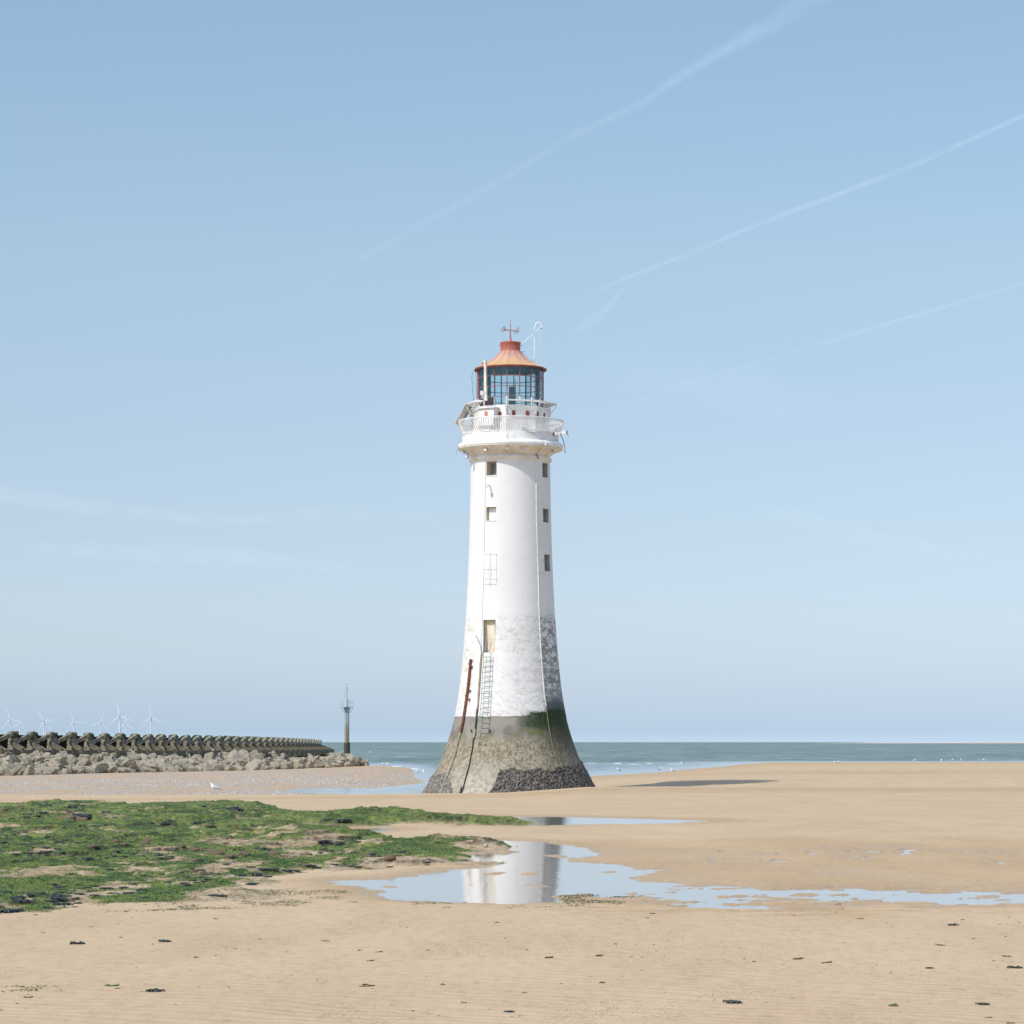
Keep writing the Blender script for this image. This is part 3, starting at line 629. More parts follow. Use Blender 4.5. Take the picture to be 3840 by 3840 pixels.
def bal(k, mb):
    a = 2*math.pi*(k+0.5)/NBAL; h = zt-zb; da = 2*math.pi/NBAL/2; pts = []
    for t in np.linspace(0.13, 0.87, 7): 
        bulge = ss(0.0, 1.0, t)**1.0; pts.append(tv(a, zb+h*t, lerp(rb, rt, float(np.interp(t, [0, .15, .5, .85, 1], [0, .06, .62, 1.0, 1.0])))))
    mb.tube(pts, 0.023, 5)
    for s in (-1, 1):
        mb.tube([pts[0], tv(a+s*da, zb+h*0.05, rb+0.002), tv(a+s*da, zb, rb)], 0.018, 4); mb.tube([pts[-1], tv(a+s*da, zt-h*0.05, rt), tv(a+s*da, zt, rt)], 0.018, 4)
order = sorted(range(NBAL), key=lambda k: -math.cos(2*math.pi*(k+0.5)/NBAL)); back = MB()
for i, k in enumerate(order):
    if i < 100: mb = MB(); bal(k, mb); mb.build("baluster", WHITE, rail)
    else: bal(k, back)
tag(back.build("balusters_behind", WHITE, rail), kind='stuff')

# watch room (octagonal) with red arched vents
OCT0 = R(-6); octv = [OCT0+R(45)*k for k in range(8)]; rm = 148.0/S*1.0; ZM = 23.62
def octp(r, z): return [tv(a, z, r) for a in octv]
wr = MB(); lo, hi = octp(rm, ZF-0.02), octp(rm, ZM); wr.add(lo+hi, [(k, (k+1) % 8, 8+(k+1) % 8, 8+k) for k in range(8)]+[tuple(range(8, 16))])
watch = wr.build("watch_room", WHITE2, LH)
def onoct(px, py, off=0.01):     # point on the octagon wall seen at px
    for k in range(8):
        a0, a1 = octv[k], octv[(k+1) % 8]; am = a0+R(22.5)
        nrm = Vector((math.sin(am), -math.cos(am), 0)); ap = rm*math.cos(R(22.5))
        if nrm.y > 0.3: continue
        dx, dy = (px-CX)/F, 1.0; # ray from camera, local coords
        ox, oy = -TX, -TY
        t = (ap+off-(ox*nrm.x+oy*nrm.y))/(dx*nrm.x+dy*nrm.y); X_, Y_ = ox+dx*t, oy+dy*t
        aa = math.atan2(X_, -Y_); dd = (aa-am+math.pi) % (2*math.pi)-math.pi
        if abs(dd) <= R(22.6): return Vector((X_, Y_, CZ+(HY-py)*t/F)), nrm
    return None, None
def vent(px, py, wd, ht, mat, name="vent", off=0.015, par=watch):
    c_, nr = onoct(px, py)
    if c_ is None: return
    tn = Vector((-nr.y, nr.x, 0)); pts = [(-wd/2, 0), (wd/2, 0)]+[(wd/2*math.cos(a), ht-wd/2+wd/2*math.sin(a)) for a in np.linspace(0, math.pi, 7)]
    f0 = [c_+tn*u+Vector((0, 0, z)) for u, z in pts]; f1 = [v+nr*off for v in f0]; n = len(pts)
    MB().add(f0+f1, [tuple(range(n, 2*n))]+[(k, (k+1) % n, n+(k+1) % n, n+k) for k in range(n)]).build(name, mat, par)
for px_, y_ in ((1926, 1557), (1978, 1558), (2017, 1561), (2041.5, 1566), (1875, 1561)): vent(px_, y_, 0.22, 0.30, REDP)
# roofed cupboard at the left of the watch room
cup = MB(); am = R(-33); nr = Vector((math.sin(am), -math.cos(am), 0)); tn = Vector((math.cos(am), math.sin(am), 0)); Mx = Matrix((tn, -nr, (0, 0, 1))).transposed()
cup.box(nr*2.35+Vector((0, 0, ZF+0.75)), (1.1, 0.7, 1.45), Mx); cb = cup.build("gallery_cupboard", WHITE, LH)
MB().box(nr*2.38+Vector((0, 0, ZF+1.51)), (1.32, 0.86, 0.06), Mx).build("cupboard_roof", WHITE2, cb)
MB().box(nr*2.715+Vector((0, 0, ZF+0.42)), (0.98, 0.03, 0.06), Mx).build("ledge", GREYM, cb)
pts = [(-0.11, 1.0), (0.11, 1.0)]+[(0.11*math.cos(a), 1.2+0.11*math.sin(a)) for a in np.linspace(0, math.pi, 7)]
f1 = [nr*2.715+tn*(u-0.0)+Vector((0, 0, ZF+z)) for u, z in pts]; f0 = [v-nr*0.02 for v in f1]; n = len(pts)
MB().add(f0+f1, [tuple(range(n, 2*n))]+[(k, (k+1) % n, n+(k+1) % n, n+k) for k in range(n)]).build("vent", ORANGE, cb)
MB().lathe([(0.0, -0.04), (0.42, -0.03), (0.47, 0), (0.42, 0.03), (0, 0.04)], 24).build("x", None).name = "tmp"
bpy.data.objects.remove(bpy.data.objects["tmp"])
dish = MB(); dpts = [(0.5*math.cos(a), 0.30*math.sin(a)) for a in np.linspace(math.pi, 2*math.pi, 13)]
f1 = [nr*2.78+tn*u+Vector((0, 0, ZF+0.40+z)) for u, z in dpts]; f0 = [v-nr*0.06 for v in f1]; n = len(dpts)
dish.add(f0+f1, [tuple(range(n, 2*n)), tuple(reversed(range(n)))]+[(k, (k+1) % n, n+(k+1) % n, n+k) for k in range(n)]).build("rounded_panel", WHITE, cb)
# buttress-like fin and small box on the front
MB().box(onoct(1964, 1614, 0.07)[0], (0.27, 0.14, 0.3), Matrix.Rotation(R(16), 3, 'Z')).build("junction_box", WHITE2, LH)
MB().box(onoct(1964, 1602, 0.10)[0], (0.30, 0.2, 0.05), Matrix.Rotation(R(16), 3, 'Z')).build("junction_box_lid", WHITE, LH)

# catwalk: open grating on brackets
rc, ZC = 2.83, 23.92; gw = MB(); ri = 2.2
for k in range(8):
    a0, a1 = octv[k], octv[(k+1) % 8]; o0, o1, i0, i1 = tv(a0, ZC, rc), tv(a1, ZC, rc), tv(a0, ZC, ri), tv(a1, ZC, ri)
    if k == 7: continue
    nb = 26
    for j in range(nb):
        t = (j+0.5)/nb; gw.bar(o0.lerp(o1, t), i0.lerp(i1, t), 0.028, 0.022)
    for j in range(4):
        t = j/4; gw.bar(i0.lerp(o0, t), i1.lerp(o1, t), 0.02, 0.012)
cat_ = gw.build("catwalk", WHITE, LH)
ed = MB(); 
for k in range(8):
    if k == 7: continue
    a0, a1 = octv[k], octv[(k+1) % 8]; ed.bar(tv(a0, ZC-0.01, rc+0.02), tv(a1, ZC-0.01, rc+0.02), 0.035, 0.06)
ed.bar(tv(octv[7], ZC-0.01, rc+0.02), tv(octv[7]+0.25, ZC-0.01, rc-0.2), 0.035, 0.08); ed.build("edge_angle", WHITE, cat_)
for k in range(8):
    a = octv[k]; br = MB()
    br.tube([tv(a, ZC-0.05, rc), tv(a, ZC-0.16, rc-0.02), tv(a, ZC-0.36, rc-0.14), tv(a, ZC-0.52, rc-0.30), tv(a, ZC-0.72, rm+0.02)], 0.03, 6)
    br.bar(tv(a, ZC-0.06, rc), tv(a, ZC-0.06, rm-0.1), 0.05, 0.06); br.bar(tv(a, ZM-0.5, rm+0.02), tv(a, ZM+0.1, rm+0.02), 0.10, 0.05)
    br.build("bracket", WHITE, cat_, True)

# lantern
RL = 123.5/S; N16 = 16; A0 = R(-6.1); av = [A0+R(22.5)*k for k in range(16)]
ZB_, ZE = 23.62, 26.05; bars = [25.48, 24.85, 24.22]
gm, gn, gp_, go = newmat("teal_glass"); gn.nodes.remove(gp_)
tr = N(gn, "ShaderNodeBsdfTransparent"); tr.inputs[0].default_value = (0.80, 0.92, 0.94, 1); gl = N(gn, "ShaderNodeBsdfGlossy"); gl.inputs["Roughness"].default_value = 0.05
gl.inputs["Color"].default_value = (0.9, 0.9, 0.9, 1); df = N(gn, "ShaderNodeBsdfDiffuse"); df.inputs[0].default_value = (0.25, 0.45, 0.5, 1)
fz = N(gn, "ShaderNodeFresnel"); mx = N(gn, "ShaderNodeMixShader"); gn.links.new(fz.outputs[0], mx.inputs[0]); gn.links.new(tr.outputs[0], mx.inputs[1]); gn.links.new(gl.outputs[0], mx.inputs[2])
mx2 = N(gn, "ShaderNodeMixShader"); ng = noise(gn, 2.5, 4, 0.6); rg_ = cramp(gn, ng.outputs[0], [(0.4, (0.02, 0.02, 0.02)), (0.8, (0.09, 0.09, 0.09))])
gn.links.new(rg_.outputs[0], mx2.inputs[0]); gn.links.new(mx.outputs[0], mx2.inputs[1]); gn.links.new(df.outputs[0], mx2.inputs[2]); gn.links.new(mx2.outputs[0], go.inputs[0])
TEALB = plain("teal_blind", (0.04, 0.30, 0.40), 0.4, 0.3, 2, 0.05)
MULL = plain('faded_red_glazing_paint', (0.40, 0.15, 0.12), 0.5, .3, 5); lant = empty("lantern"); lant.parent = LH
door_k = 13
for k in range(16):
    a0, a1 = av[k], av[(k+1) % 16]; q = [tv(a0, ZB_, RL), tv(a1, ZB_, RL), tv(a1, ZE, RL), tv(a0, ZE, RL)]
    MB().add(q, [(0, 1, 2, 3)]).build("glass_pane", gm, lant)
for k in range(16):
    mbm = MB(); mbm.tube([tv(av[k], ZB_, RL+0.01), tv(av[k], ZE, RL+0.01)], 0.026, 6); mbm.build("mullion", MULL, lant)
    MB().tube([tv(av[k], ZB_-0.02, RL+0.02), tv(av[k], 24.2, RL+0.02)], 0.042, 6).build("mullion_foot", WHITE, lant)
    MB().tube([tv(av[k], ZB_, RL-0.07), tv(av[k], ZE, RL-0.07)], 0.026, 5).build("inner_mullion", TEALB, lant)
for z in bars:
    mb = MB(); mi = MB()
    for k in range(16):
        mb.tube([tv(av[k], z, RL+0.01), tv(av[(k+1) % 16], z, RL+0.01)], 0.018, 5); mi.tube([tv(av[k], z, RL-0.07), tv(av[(k+1) % 16], z, RL-0.07)], 0.018, 5)
    mb.build("glazing_bar", MULL, lant); mi.build("inner_glazing_bar", TEALB, lant)
for kk in (14, 13):     # red metal door panels at the left foot of the glazing
    a0, a1 = av[kk], av[(kk+1) % 16]
    MB().add([tv(a0, ZB_, RL-0.02), tv(a1, ZB_, RL-0.02), tv(a1, 24.17, RL-0.02), tv(a0, 24.17, RL-0.02)], [(0, 1, 2, 3)]).build("red_panel", REDP if kk == 14 else ORANGE, lant)
MB().lathe([(RL+0.05, ZB_-0.02), (RL+0.05, ZB_+0.06), (RL-0.1, ZB_+0.06)], 16, A0).build("lantern_sill", WHITE2, lant)
MB().box((0.12, 0, 24.25), (0.42, 0.42, 1.5)).build("lamp_pedestal", plain("pedestal_grey", (0.22, 0.23, 0.215), 0.6), lant)
MB().box((-0.2, 0.2, 25.15), (0.06, 0.06, 0.5)).box((0.3, -0.1, 25.2), (0.05, 0.05, 0.5)).build("lamp_stand", STEEL, lant)
# roof
m, nt, p, o = newmat("rusting_roof"); t_ = N(nt, "ShaderNodeTexCoord"); sz = N(nt, "ShaderNodeSeparateXYZ"); nt.links.new(t_.outputs["Object"], sz.inputs[0])
mz = N(nt, "ShaderNodeMapRange"); mz.inputs[1].default_value = 26.0; mz.inputs[2].default_value = 27.2; nt.links.new(sz.outputs[2], mz.inputs[0])
nr_ = noise(nt, 1.8, 5, 0.6); ad = math_(nt, 'ADD', mz.outputs[0], math_(nt, 'MULTIPLY', math_(nt, 'SUBTRACT', nr_.outputs[0], 0.5).outputs[0], 0.9).outputs[0])
rc_ = cramp(nt, ad.outputs[0], [(0.0, (0.62, 0.38, 0.13)), (0.3, (0.60, 0.36, 0.17)), (0.6, (0.55, 0.32, 0.23)), (1.0, (0.46, 0.22, 0.15))])
n5 = noise(nt, 9, 3, 0.6); sp2 = cramp(nt, n5.outputs[0], [(0.70, (0, 0, 0)), (0.74, (1, 1, 1))]); cx_ = mixc(nt, math_(nt, 'MULTIPLY', sp2.outputs[0], 0.7).outputs[0], rc_.outputs[0], (0.8, 0.76, 0.72))
nt.links.new(cx_.outputs[0], p.inputs["Base Color"]); p.inputs["Roughness"].default_value = 0.55; bump(nt, p, n5.outputs[0], 0.2, 0.02); ROOF = m
rp = [(1390, 133), (1387, 136), (1383, 133), (1378.5, 122), (1371.5, 104), (1364, 90), (1356, 77), (1347, 66), (1336, 54), (1326, 45), (1317.5, 38.5)]
roof = MB().lathe(prof(rp), 16, A0).build("roof", ROOF, LH)
rib = MB()
for k in range(16): rib.tube([tv(av[k], zy(y), r/S+0.01) for y, r in rp[2:]], 0.016, 5)
rib.build("roof_rib", ROOF, roof)
MB().lathe([(RL-0.1, ZE+0.0), (137/S, zy(1391)), (137.5/S, zy(1386.5)), (134/S, zy(1383))], 16, A0).build("eaves", plain("dark_red_paint", (0.17, 0.04, 0.03), 0.5), roof)
MB().lathe([(RL-0.1, ZE-0.01), (0.6, zy(1365)), (0.2, zy(1330))], 16, A0).build("roof_lining", TEALB, roof)
cow = prof([(1321, 36), (1320, 38), (1318, 38), (1316, 37.2), (1290, 37.5), (1288, 39), (1285, 39), (1283.5, 36), (1281, 20), (1279, 7)])
cowl = MB().lathe(cow, 40).build("ventilator", plain("ventilator_red", (0.42, 0.13, 0.08), 0.5, 0.2, 3, col2=(0.32, 0.10, 0.07)), LH, True)
MB().tube([(-0.62, 0, zy(1294)), (-0.70, 0, zy(1293)), (-0.70, 0, zy(1297)), (-0.62, 0, zy(1297))], 0.015, 5).tube([(0.62, 0, zy(1294)), (0.70, 0, zy(1293)), (0.70, 0, zy(1297)), (0.62, 0, zy(1297))], 0.015, 5).build("lifting_lug", REDP, cowl)
for px_, y0, y1, dd in ((1810, 1377, 1364, -0.35), (1993, 1364, 1350, 0.5)):
    MB().tube([((px_-1914)/S, dd, zy(y0)), ((px_-1914)/S, dd, zy(y1))], 0.075, 10).build("vent_pipe", ORANGE if px_ < 1900 else REDP, roof, True)
# weather vane
vane = empty("weather_vane"); vane.parent = LH; PINK = plain("faded_red_paint", (0.50, 0.16, 0.14), 0.5, 0.2, 6); VR = 0.028
MB().tube([(0, 0, zy(1279)), (0, 0, zy(1272)), (0, 0, zy(1262)), (0, 0, zy(1239)), (0, 0, zy(1222)), (0, 0, zy(1198))], [0.13, 0.065, 0.04, 0.028, 0.026, 0.012], 8).lathe([(0, -.05), (.045, 0), (0, .05)], 8, c=(0, 0, zy(1221))).build("spindle", PINK, vane, True)
av_ = MB(); zc_ = zy(1239); W_, E_, S_, N_ = Vector((-.40, .13, zc_)), Vector((.42, -.13, zc_)), Vector((-.33, -.30, zc_+.03)), Vector((.33, .30, zc_-.03))
av_.tube([W_, E_], 0.018, 5).tube([S_, N_], 0.018, 5); av_.build("compass_arm", PINK, vane)
def strokes(o, segs, s, mat, name):
    mb = MB()
    for sg in segs: mb.tube([o+Vector(((x-.5)*s, 0, (z-.5)*s*1.25)) for x, z in sg], 0.022, 4)
    mb.build(name, mat, vane)
DKR = plain("dark_vane_paint", (0.10, 0.05, 0.06), 0.5)
strokes(W_+Vector((-.08, 0, 0)), [[(0, 1), (.25, 0), (.5, .9), (.75, 0), (1, 1)]], 0.20, PINK, "letter_w")
strokes(E_+Vector((.08, 0, .03)), [[(1, 1), (0, 1), (0, 0), (1, 0)], [(0, .5), (.8, .5)]], 0.17, PINK, "letter_e")
strokes(S_+Vector((-.04, 0, .04)), [[(1, .85), (.7, 1), (.3, 1), (.05, .78), (.3, .55), (.75, .45), (.95, .22), (.7, 0), (.3, 0), (0, .15)]], 0.17, DKR, "letter_s")
strokes(N_+Vector((.04, 0, -.03)), [[(0, 0), (0, 1), (1, 0), (1, 1)]], 0.17, DKR, "letter_n")
# davit hoop at the right of the roof
q = lambda cx_, cy_, y=0.9: Vector(((1700+cx_/4.293-1914)/S, y, zy(1180+cy_/4.293)))
dv = empty("flag_hoop"); dv.parent = LH; WP = plain("white_gloss", (0.85, 0.85, 0.85), 0.35, 0.05)
MB().tube([q(1310, 815), q(1308, 510), q(1303, 300), q(1305, 225), q(1315, 160), q(1335, 112), q(1365, 88), q(1395, 100), q(1415, 135), q(1428, 180)], 0.032, 6).build("hoop", WP, dv, True)
MB().tube([q(1085, 478, 0.3), q(1300, 268, .9), q(1422, 155, .9)], 0.022, 5).build("brace", WP, dv)
MB().tube([q(1083, 603, 0.3), q(1300, 503, .9)], 0.024, 5).build("brace", WP, dv)
MB().tube([q(1428, 185), q(1412, 300), q(1386, 545), q(1365, 720), q(1352, 820)], 0.012, 4).build("halyard", plain("pale_rope", (0.7, 0.62, 0.6), 0.8), dv)
MB().lathe([(0, -.06), (.05, 0), (0, .06)], 8, c=tuple(q(1424, 185))).build("pulley", REDP, dv)
# timber post with a lamp box in front of the glazing
pst = MB(); c0 = tpt(1822, 1500, 0, 2.75); pst.bar(tpt(1823, 1502, 0, 2.75), tpt(1819.5, 1350, 0, 2.75), 0.14, 0.14)
post = pst.build("timber_post", plain("peeling_white_timber", (0.78, 0.75, 0.68), 0.8, 0.3, 4, 0.4, 0.02, col2=(0.50, 0.44, 0.33)), LH)
MB().box(tpt(1807, 1474, 0, 2.8), (0.2, 0.18, 0.26)).build("lamp_box", WHITE, post); MB().box(tpt(1810, 1489, 0, 2.8), (0.2, 0.2, 0.16)).build("lamp_box_foot", GREYM, post)
# solar panel leaning out at the left
pn = MB(); P1, P2 = Vector((-2.72, -0.75, zy(1519))), Vector((-3.36, -0.75, zy(1591))); dvv = Vector((0.30, 1.35, -0.02)); th_ = Vector((0.055, 0, 0.03))
pn.hexa([P2, P2+dvv, P1+dvv, P1, P2-th_, P2+dvv-th_, P1+dvv-th_, P1-th_]); panel = pn.build("solar_panel", plain("panel_back", (0.60, 0.56, 0.50), 0.5, 0.1), LH)
MB().tube([P1, P1+Vector((0.3, 0.2, .0)), P1+Vector((0.75, .6, -.02))], 0.04, 6).tube([P1+Vector((0.03, 0.1, -.1)), P1+Vector((.10, .1, -.32)), P1+Vector((.28, .3, -.52)), P1+Vector((0.5, .6, -.6))], 0.04, 6).build("panel_arm", WHITE, panel, True)
MB().bar(P1+dvv+Vector((.03, 0, 0)), P2+dvv+Vector((.03, 0, 0)), 0.05, 0.05).build("panel_rim", DARK, panel)
yl = plain("yellow_paint", (0.75, 0.55, 0.15), 0.5)
MB().box((-2.42, -1.4, ZF+.98), (0.14, 0.04, 0.05)).box((-2.42, -1.4, ZF+.62), (0.14, 0.04, 0.05)).box((-2.42, -1.4, ZF+.22), (0.16, 0.04, 0.05)).build("yellow_step", yl, LH)
# small stuff fixed to the gallery
for px_, y_, g_ in ((1822, 1684, 0), (1902, 1680, 1), (1965, 1678, 0), (2078, 1688, 0), (1737, 1694, 0), (1753, 1712, 0)):
    a, z = tp(px_, y_, 0, 2.95 if px_ > 1745 and px_ < 2070 else 3.0); c_ = tv(a, z, 2.95); Mr = Matrix.Rotation(a, 3, 'Z')
    fl = MB().box(c_, (0.22, 0.16, 0.24) if not g_ else (0.15, 0.1, 0.2), Mr, 0.8).build("floodlight", GREYM if not g_ else WHITE, LH)
    MB().box(c_+Vector((0, 0, 0.15)), (0.06, 0.06, 0.12), Mr).build("floodlight_mount", DARK, fl)
    MB().box(c_+tv(a, -0.03, 0.085)*1.0, (0.17, 0.012, 0.12), Mr).build("floodlight_glass", WHITE, fl)
a, z = tp(1839, 1822); v0 = tv(a, z, float(TR(z)))
MB().bar(v0, v0+tv(a, 0.0, 0.42), 0.07, 0.07).box(v0+tv(a, -0.06, 0.42), (0.13, 0.13, 0.17)).build("wall_lamp", WHITE, LH)
bq = MB(); s0, s1 = Vector((2.62, -1.35, zy(1645)+.12)), Vector((3.42, -1.5, zy(1633)+.05)); bq.bar(s0, s1, 0.14, 0.17).build("bracket_arm", WHITE2, LH)
MB().bar(s1-Vector((.03, 0, 0)), s1+Vector((.05, 0, 0)), 0.17, 0.18).bar(s0-Vector((.05, 0, 0)), s0+Vector((.08, 0, 0)), 0.17, 0.2).build("bracket_arm_end", RUST, LH)
cv = lambda pts, r, mat, nm="cable": MB().tube(pts, r, 4).build(nm, mat, LH)
cv([Vector((3.05, -1.45, zy(1645)+.1)), Vector((3.2, -1.5, zy(1658))), Vector((3.3, -1.5, zy(1678))), Vector((3.33, -1.5, zy(1696))), Vector((3.28, -1.5, zy(1700))), Vector((3.37, -1.5, zy(1708)))], 0.022, DARK)
cv([s1, s1+Vector((.06, 0, -.06)), s1+Vector((.10, 0, -.26))], 0.014, DARK)
cv([Vector((-2.98, -0.6, zy(1640))), Vector((-3.15, -0.6, zy(1660))), Vector((-3.25, -0.6, zy(1690))), Vector((-3.3, -0.6, zy(1712)))], 0.012, BEIGE)
cv([Vector((-2.27, -0.3, zy(1393))), Vector((-2.36, -0.4, zy(1410))), Vector((-2.33, -0.5, zy(1450))), Vector((-2.24, -.7, zy(1510)))], 0.012, DARK)
cv([Vector((-2.13, -0.3, zy(1393))), Vector((-2.10, -0.4, zy(1430))), Vector((-2.06, -0.5, zy(1500)))], 0.010, DARK)
G3 = 181.5/S
cv([tpt(1902, 1628, 0, G3), tpt(1903, 1645, .02, G3), tpt(1910, 1645, .02, G3), tpt(1903, 1668, .30, G3), tpt(1902, 1676, .1, G3)], 0.012, BEIGE)
MB().tube([tpt(2040, 1652, .02, G3), tpt(2044, 1655, .2, G3), tpt(2046, 1664, .27, G3), tpt(2043, 1671, .27, G3)], 0.045, 6).build("cable_sleeve", WP, LH, True)
cv([tpt(2043, 1671, .22, G3), tpt(2026, 1685, 0, 2.9), tpt(2014, 1703, 0, 2.55), tpt(2011, 1706, 0, 2.5)], 0.02, BEIGE)
cv([tpt(2009, 1704, 0.03, 2.5), tpt(2016, 1707, .03, 2.5), tpt(2019, 1720, .05, 2.5), tpt(2013, 1716, .05, 2.5)], 0.03, DARK)
# conduits, cables, pipes and the ladder on the tower
c2 = lambda x, y: (1680+x/4.025, 1480+y/4.025); c3 = lambda x, y: (1680+x/4.025, 1960+y/4.025); c4 = lambda x, y: (1580+x/2.927, 2400+y/2.927)
def line(pts, r, off, mat, name, n=5, sub=4):
    P = []
    for i in range(len(pts)-1):
        for k in range(sub): t = k/sub; P.append((lerp(pts[i][0], pts[i+1][0], t), lerp(pts[i][1], pts[i+1][1], t)))
    P.append(pts[-1]); return MB().tube([tpt(x, y, off) for x, y in P], r, n).build(name, mat, LH, True)
cnd = [c2(1330, 1010), c2(1332, 1450), c2(1338, 1900), c3(1350, 340), c3(1362, 760), c3(1372, 1250), c3(1385, 1560), c4(1308, 40), c4(1325, 280), c4(1338, 450), c4(1352, 620), c4(1370, 720)]
line(cnd, 0.030, 0.04, plain("white_conduit", (0.80, 0.77, 0.70), 0.5, 0.2, 6), "conduit")
line([c4(1370, 720), c4(1385, 850), c4(1415, 1050), c4(1440, 1150), c4(1470, 1280), c4(1515, 1425)], 0.022, 0.045, plain("dirty_conduit", (0.25, 0.22, 0.15), 0.8, 0.4, 8), "lower_conduit")
cl_ = MB()
for k in range(34):
    t = k/33*(len(cnd)-1); i = min(int(t), len(cnd)-2); f = t-i; x, y = lerp(cnd[i][0], cnd[i+1][0], f), lerp(cnd[i][1], cnd[i+1][1], f); cl_.tube([tpt(x-2.2, y, .03), tpt(x+2.2, y, .03)], 0.028, 4)
cl_.build("pipe_clip", CREAM, LH)
line([c2(565, 960), c2(562, 1400), c2(555, 1930), c3(548, 300), c3(542, 700), c3(528, 1100), c3(518, 1460)], 0.012, 0.03, GREYM, "lightning_cable")
line([c4(545, 212), c4(538, 232), c4(533, 300), c4(515, 480), c4(497, 620), c4(478, 760), c4(455, 900), c4(432, 1005)], 0.085, 0.10, RUST, "rusted_pipe", 8)
fl_ = MB()
for x, y in ((515, 480), (497, 610), (533, 260), (520, 650), (548, 290), (528, 555)): 
    P = [tpt(*c4(x, y-6), .1), tpt(*c4(x-1, y+6), .1)]; fl_.tube(P, 0.105, 8)
fl_.build("pipe_flange", RUST, LH)
line([c4(430, 1010), c4(405, 1110), c4(375, 1230), c4(335, 1360), c4(290, 1470), c4(245, 1580), c4(205, 1685)], 0.07, 0.06, plain("crusted_pipe", (0.36, 0.31, 0.22), 0.9, 0.35, 9, 0.6, 0.03, col2=(0.17, 0.15, 0.1)), "crusted_pipe", 7)
line([c4(658, 150), c4(650, 230), c4(638, 420), c4(628, 560), c4(618, 720), c4(612, 760)], 0.055, 0.09, BEIGE, "down_pipe", 7)
line([c4(612, 760), c4(602, 870), c4(592, 975)], 0.045, 0.09, BLKW, "pipe_joint", 7)
line([c4(590, 985), c4(575, 1070)], 0.06, 0.08, BEIGE, "pipe_stub", 7)
line([c4(573, 1080), c4(562, 1180), c4(545, 1260), c4(525, 1380), c4(485, 1515), c4(460, 1620), c4(438, 1682)], 0.04, 0.05, BLKW, "hanging_rope", 6)
line([c4(440, 1610), c4(425, 1682)], 0.035, 0.09, BLKW, "hanging_rope", 6)
line([(1810, 2326), (1807, 2380), (1805, 2448)], 0.05, 0.05, STEEL, "cable_duct", 6)
line([(1783.5, 2382), (1793, 2402), (1802, 2425), (1805, 2448)], 0.035, 0.14, GREYM, "bent_rod", 6)
# ladder: stands off the wall, two rails and rungs
lad = empty("ladder"); lad.parent = LH
def lr(side, y):
    yc = (y-2400)*2.927; xl = np.interp(yc, [130, 440, 700, 850, 1000, 1105], [688, 668, 655, 640, 622, 608]); xr = np.interp(yc, [130, 440, 700, 850, 1000, 1105], [765, 752, 738, 724, 706, 685])
    x = 1580+(xl if side < 0 else xr)/2.927; th, z = tp(x, y); 
    return tpt(x, y, 0.22+0.05*ss(2600, 2700, y))
for sdd in (-1, 1):
    MB().tube([lr(sdd, y) for y in np.linspace(2449, 2776 if sdd < 0 else 2740, 18)], 0.022, 5).build("ladder_rail", GREENM, lad, True)
for k in range(15):
    y = 2464+19.4*k; MB().tube([lr(-1, y), lr(1, y)], 0.024, 5).build("rung", GREENM, lad)
MB().tube([lr(-1, 2776), (lr(-1, 2777)+lr(1, 2777))/2+Vector((0, -.08, -.02)), lr(1, 2777)], 0.03, 5).build("bottom_rung", GREENM, lad)
for yy in (2500, 2600, 2690):
    for sdd in (-1, 1):
        x = lr(sdd, yy); a_ = math.atan2(x.x, -x.y); MB().tube([x, tv(a_, x.z, float(TR(x.z))-.02)], 0.02, 4).build("stay", GREENM, lad)
for x, y in ((548, 1000), (748, 1000)):
    c_ = tpt(*c4(x, y), 0.06); MB().tube([c_+Vector((0, 0, .1)), c_, c_+Vector((.03, -.05, -.08))], 0.04, 5).build("mooring_hook", DARK, LH)
# ------------------------------------------------------------------ channel marker beyond the breakwater
YB = 600.0; sb = F/YB; XB = (1301-CX)/sb
bcn = empty("channel_beacon", (XB, YB, SEA-1.0)); tag(bcn, "tall steel pile beacon with a green cone topmark standing beyond the breakwater end", "beacon")
bz = lambda cy: CZ+(HY-(2550+cy/6.44))/sb-(SEA-1.0)
bxp = lambda cx: (1230+cx/6.44-1301)/sb
PILE = newmat("beacon_pile"); m, nt, p, o = PILE
t_ = N(nt, "ShaderNodeTexCoord"); sz = N(nt, "ShaderNodeSeparateXYZ"); nt.links.new(t_.outputs["Object"], sz.inputs[0]); mz = N(nt, "ShaderNodeMapRange"); mz.inputs[1].default_value = bz(1515); mz.inputs[2].default_value = bz(850); nt.links.new(sz.outputs[2], mz.inputs[0])
nz_ = noise(nt, 1.2, 4, 0.6); ad = math_(nt, 'ADD', mz.outputs[0], math_(nt, 'MULTIPLY', math_(nt, 'SUBTRACT', nz_.outputs[0], 0.5).outputs[0], 0.4).outputs[0])
r_ = cramp(nt, ad.outputs[0], [(0.1, (0.38, 0.27, 0.13)), (0.55, (0.42, 0.30, 0.17)), (0.72, (0.5, 0.5, 0.48)), (1.0, (0.5, 0.53, 0.53))]); nt.links.new(r_.outputs[0], p.inputs["Base Color"]); p.inputs["Roughness"].default_value = 0.6
PILE = m; STL = plain("galvanised_steel", (0.30, 0.33, 0.34), 0.5, 0.2, 2)
rp_ = 57/6.44/sb
MB().lathe([(0.62, 0), (0.62, bz(1515))], 20, close=True).build("foot_pile", plain("weedy_pile", (0.07, 0.065, 0.045), 0.9, 0.5, 2), bcn, True)
MB().lathe([(rp_, bz(1515)), (rp_, bz(665))], 28, close=True).build("pile", PILE, bcn, True)
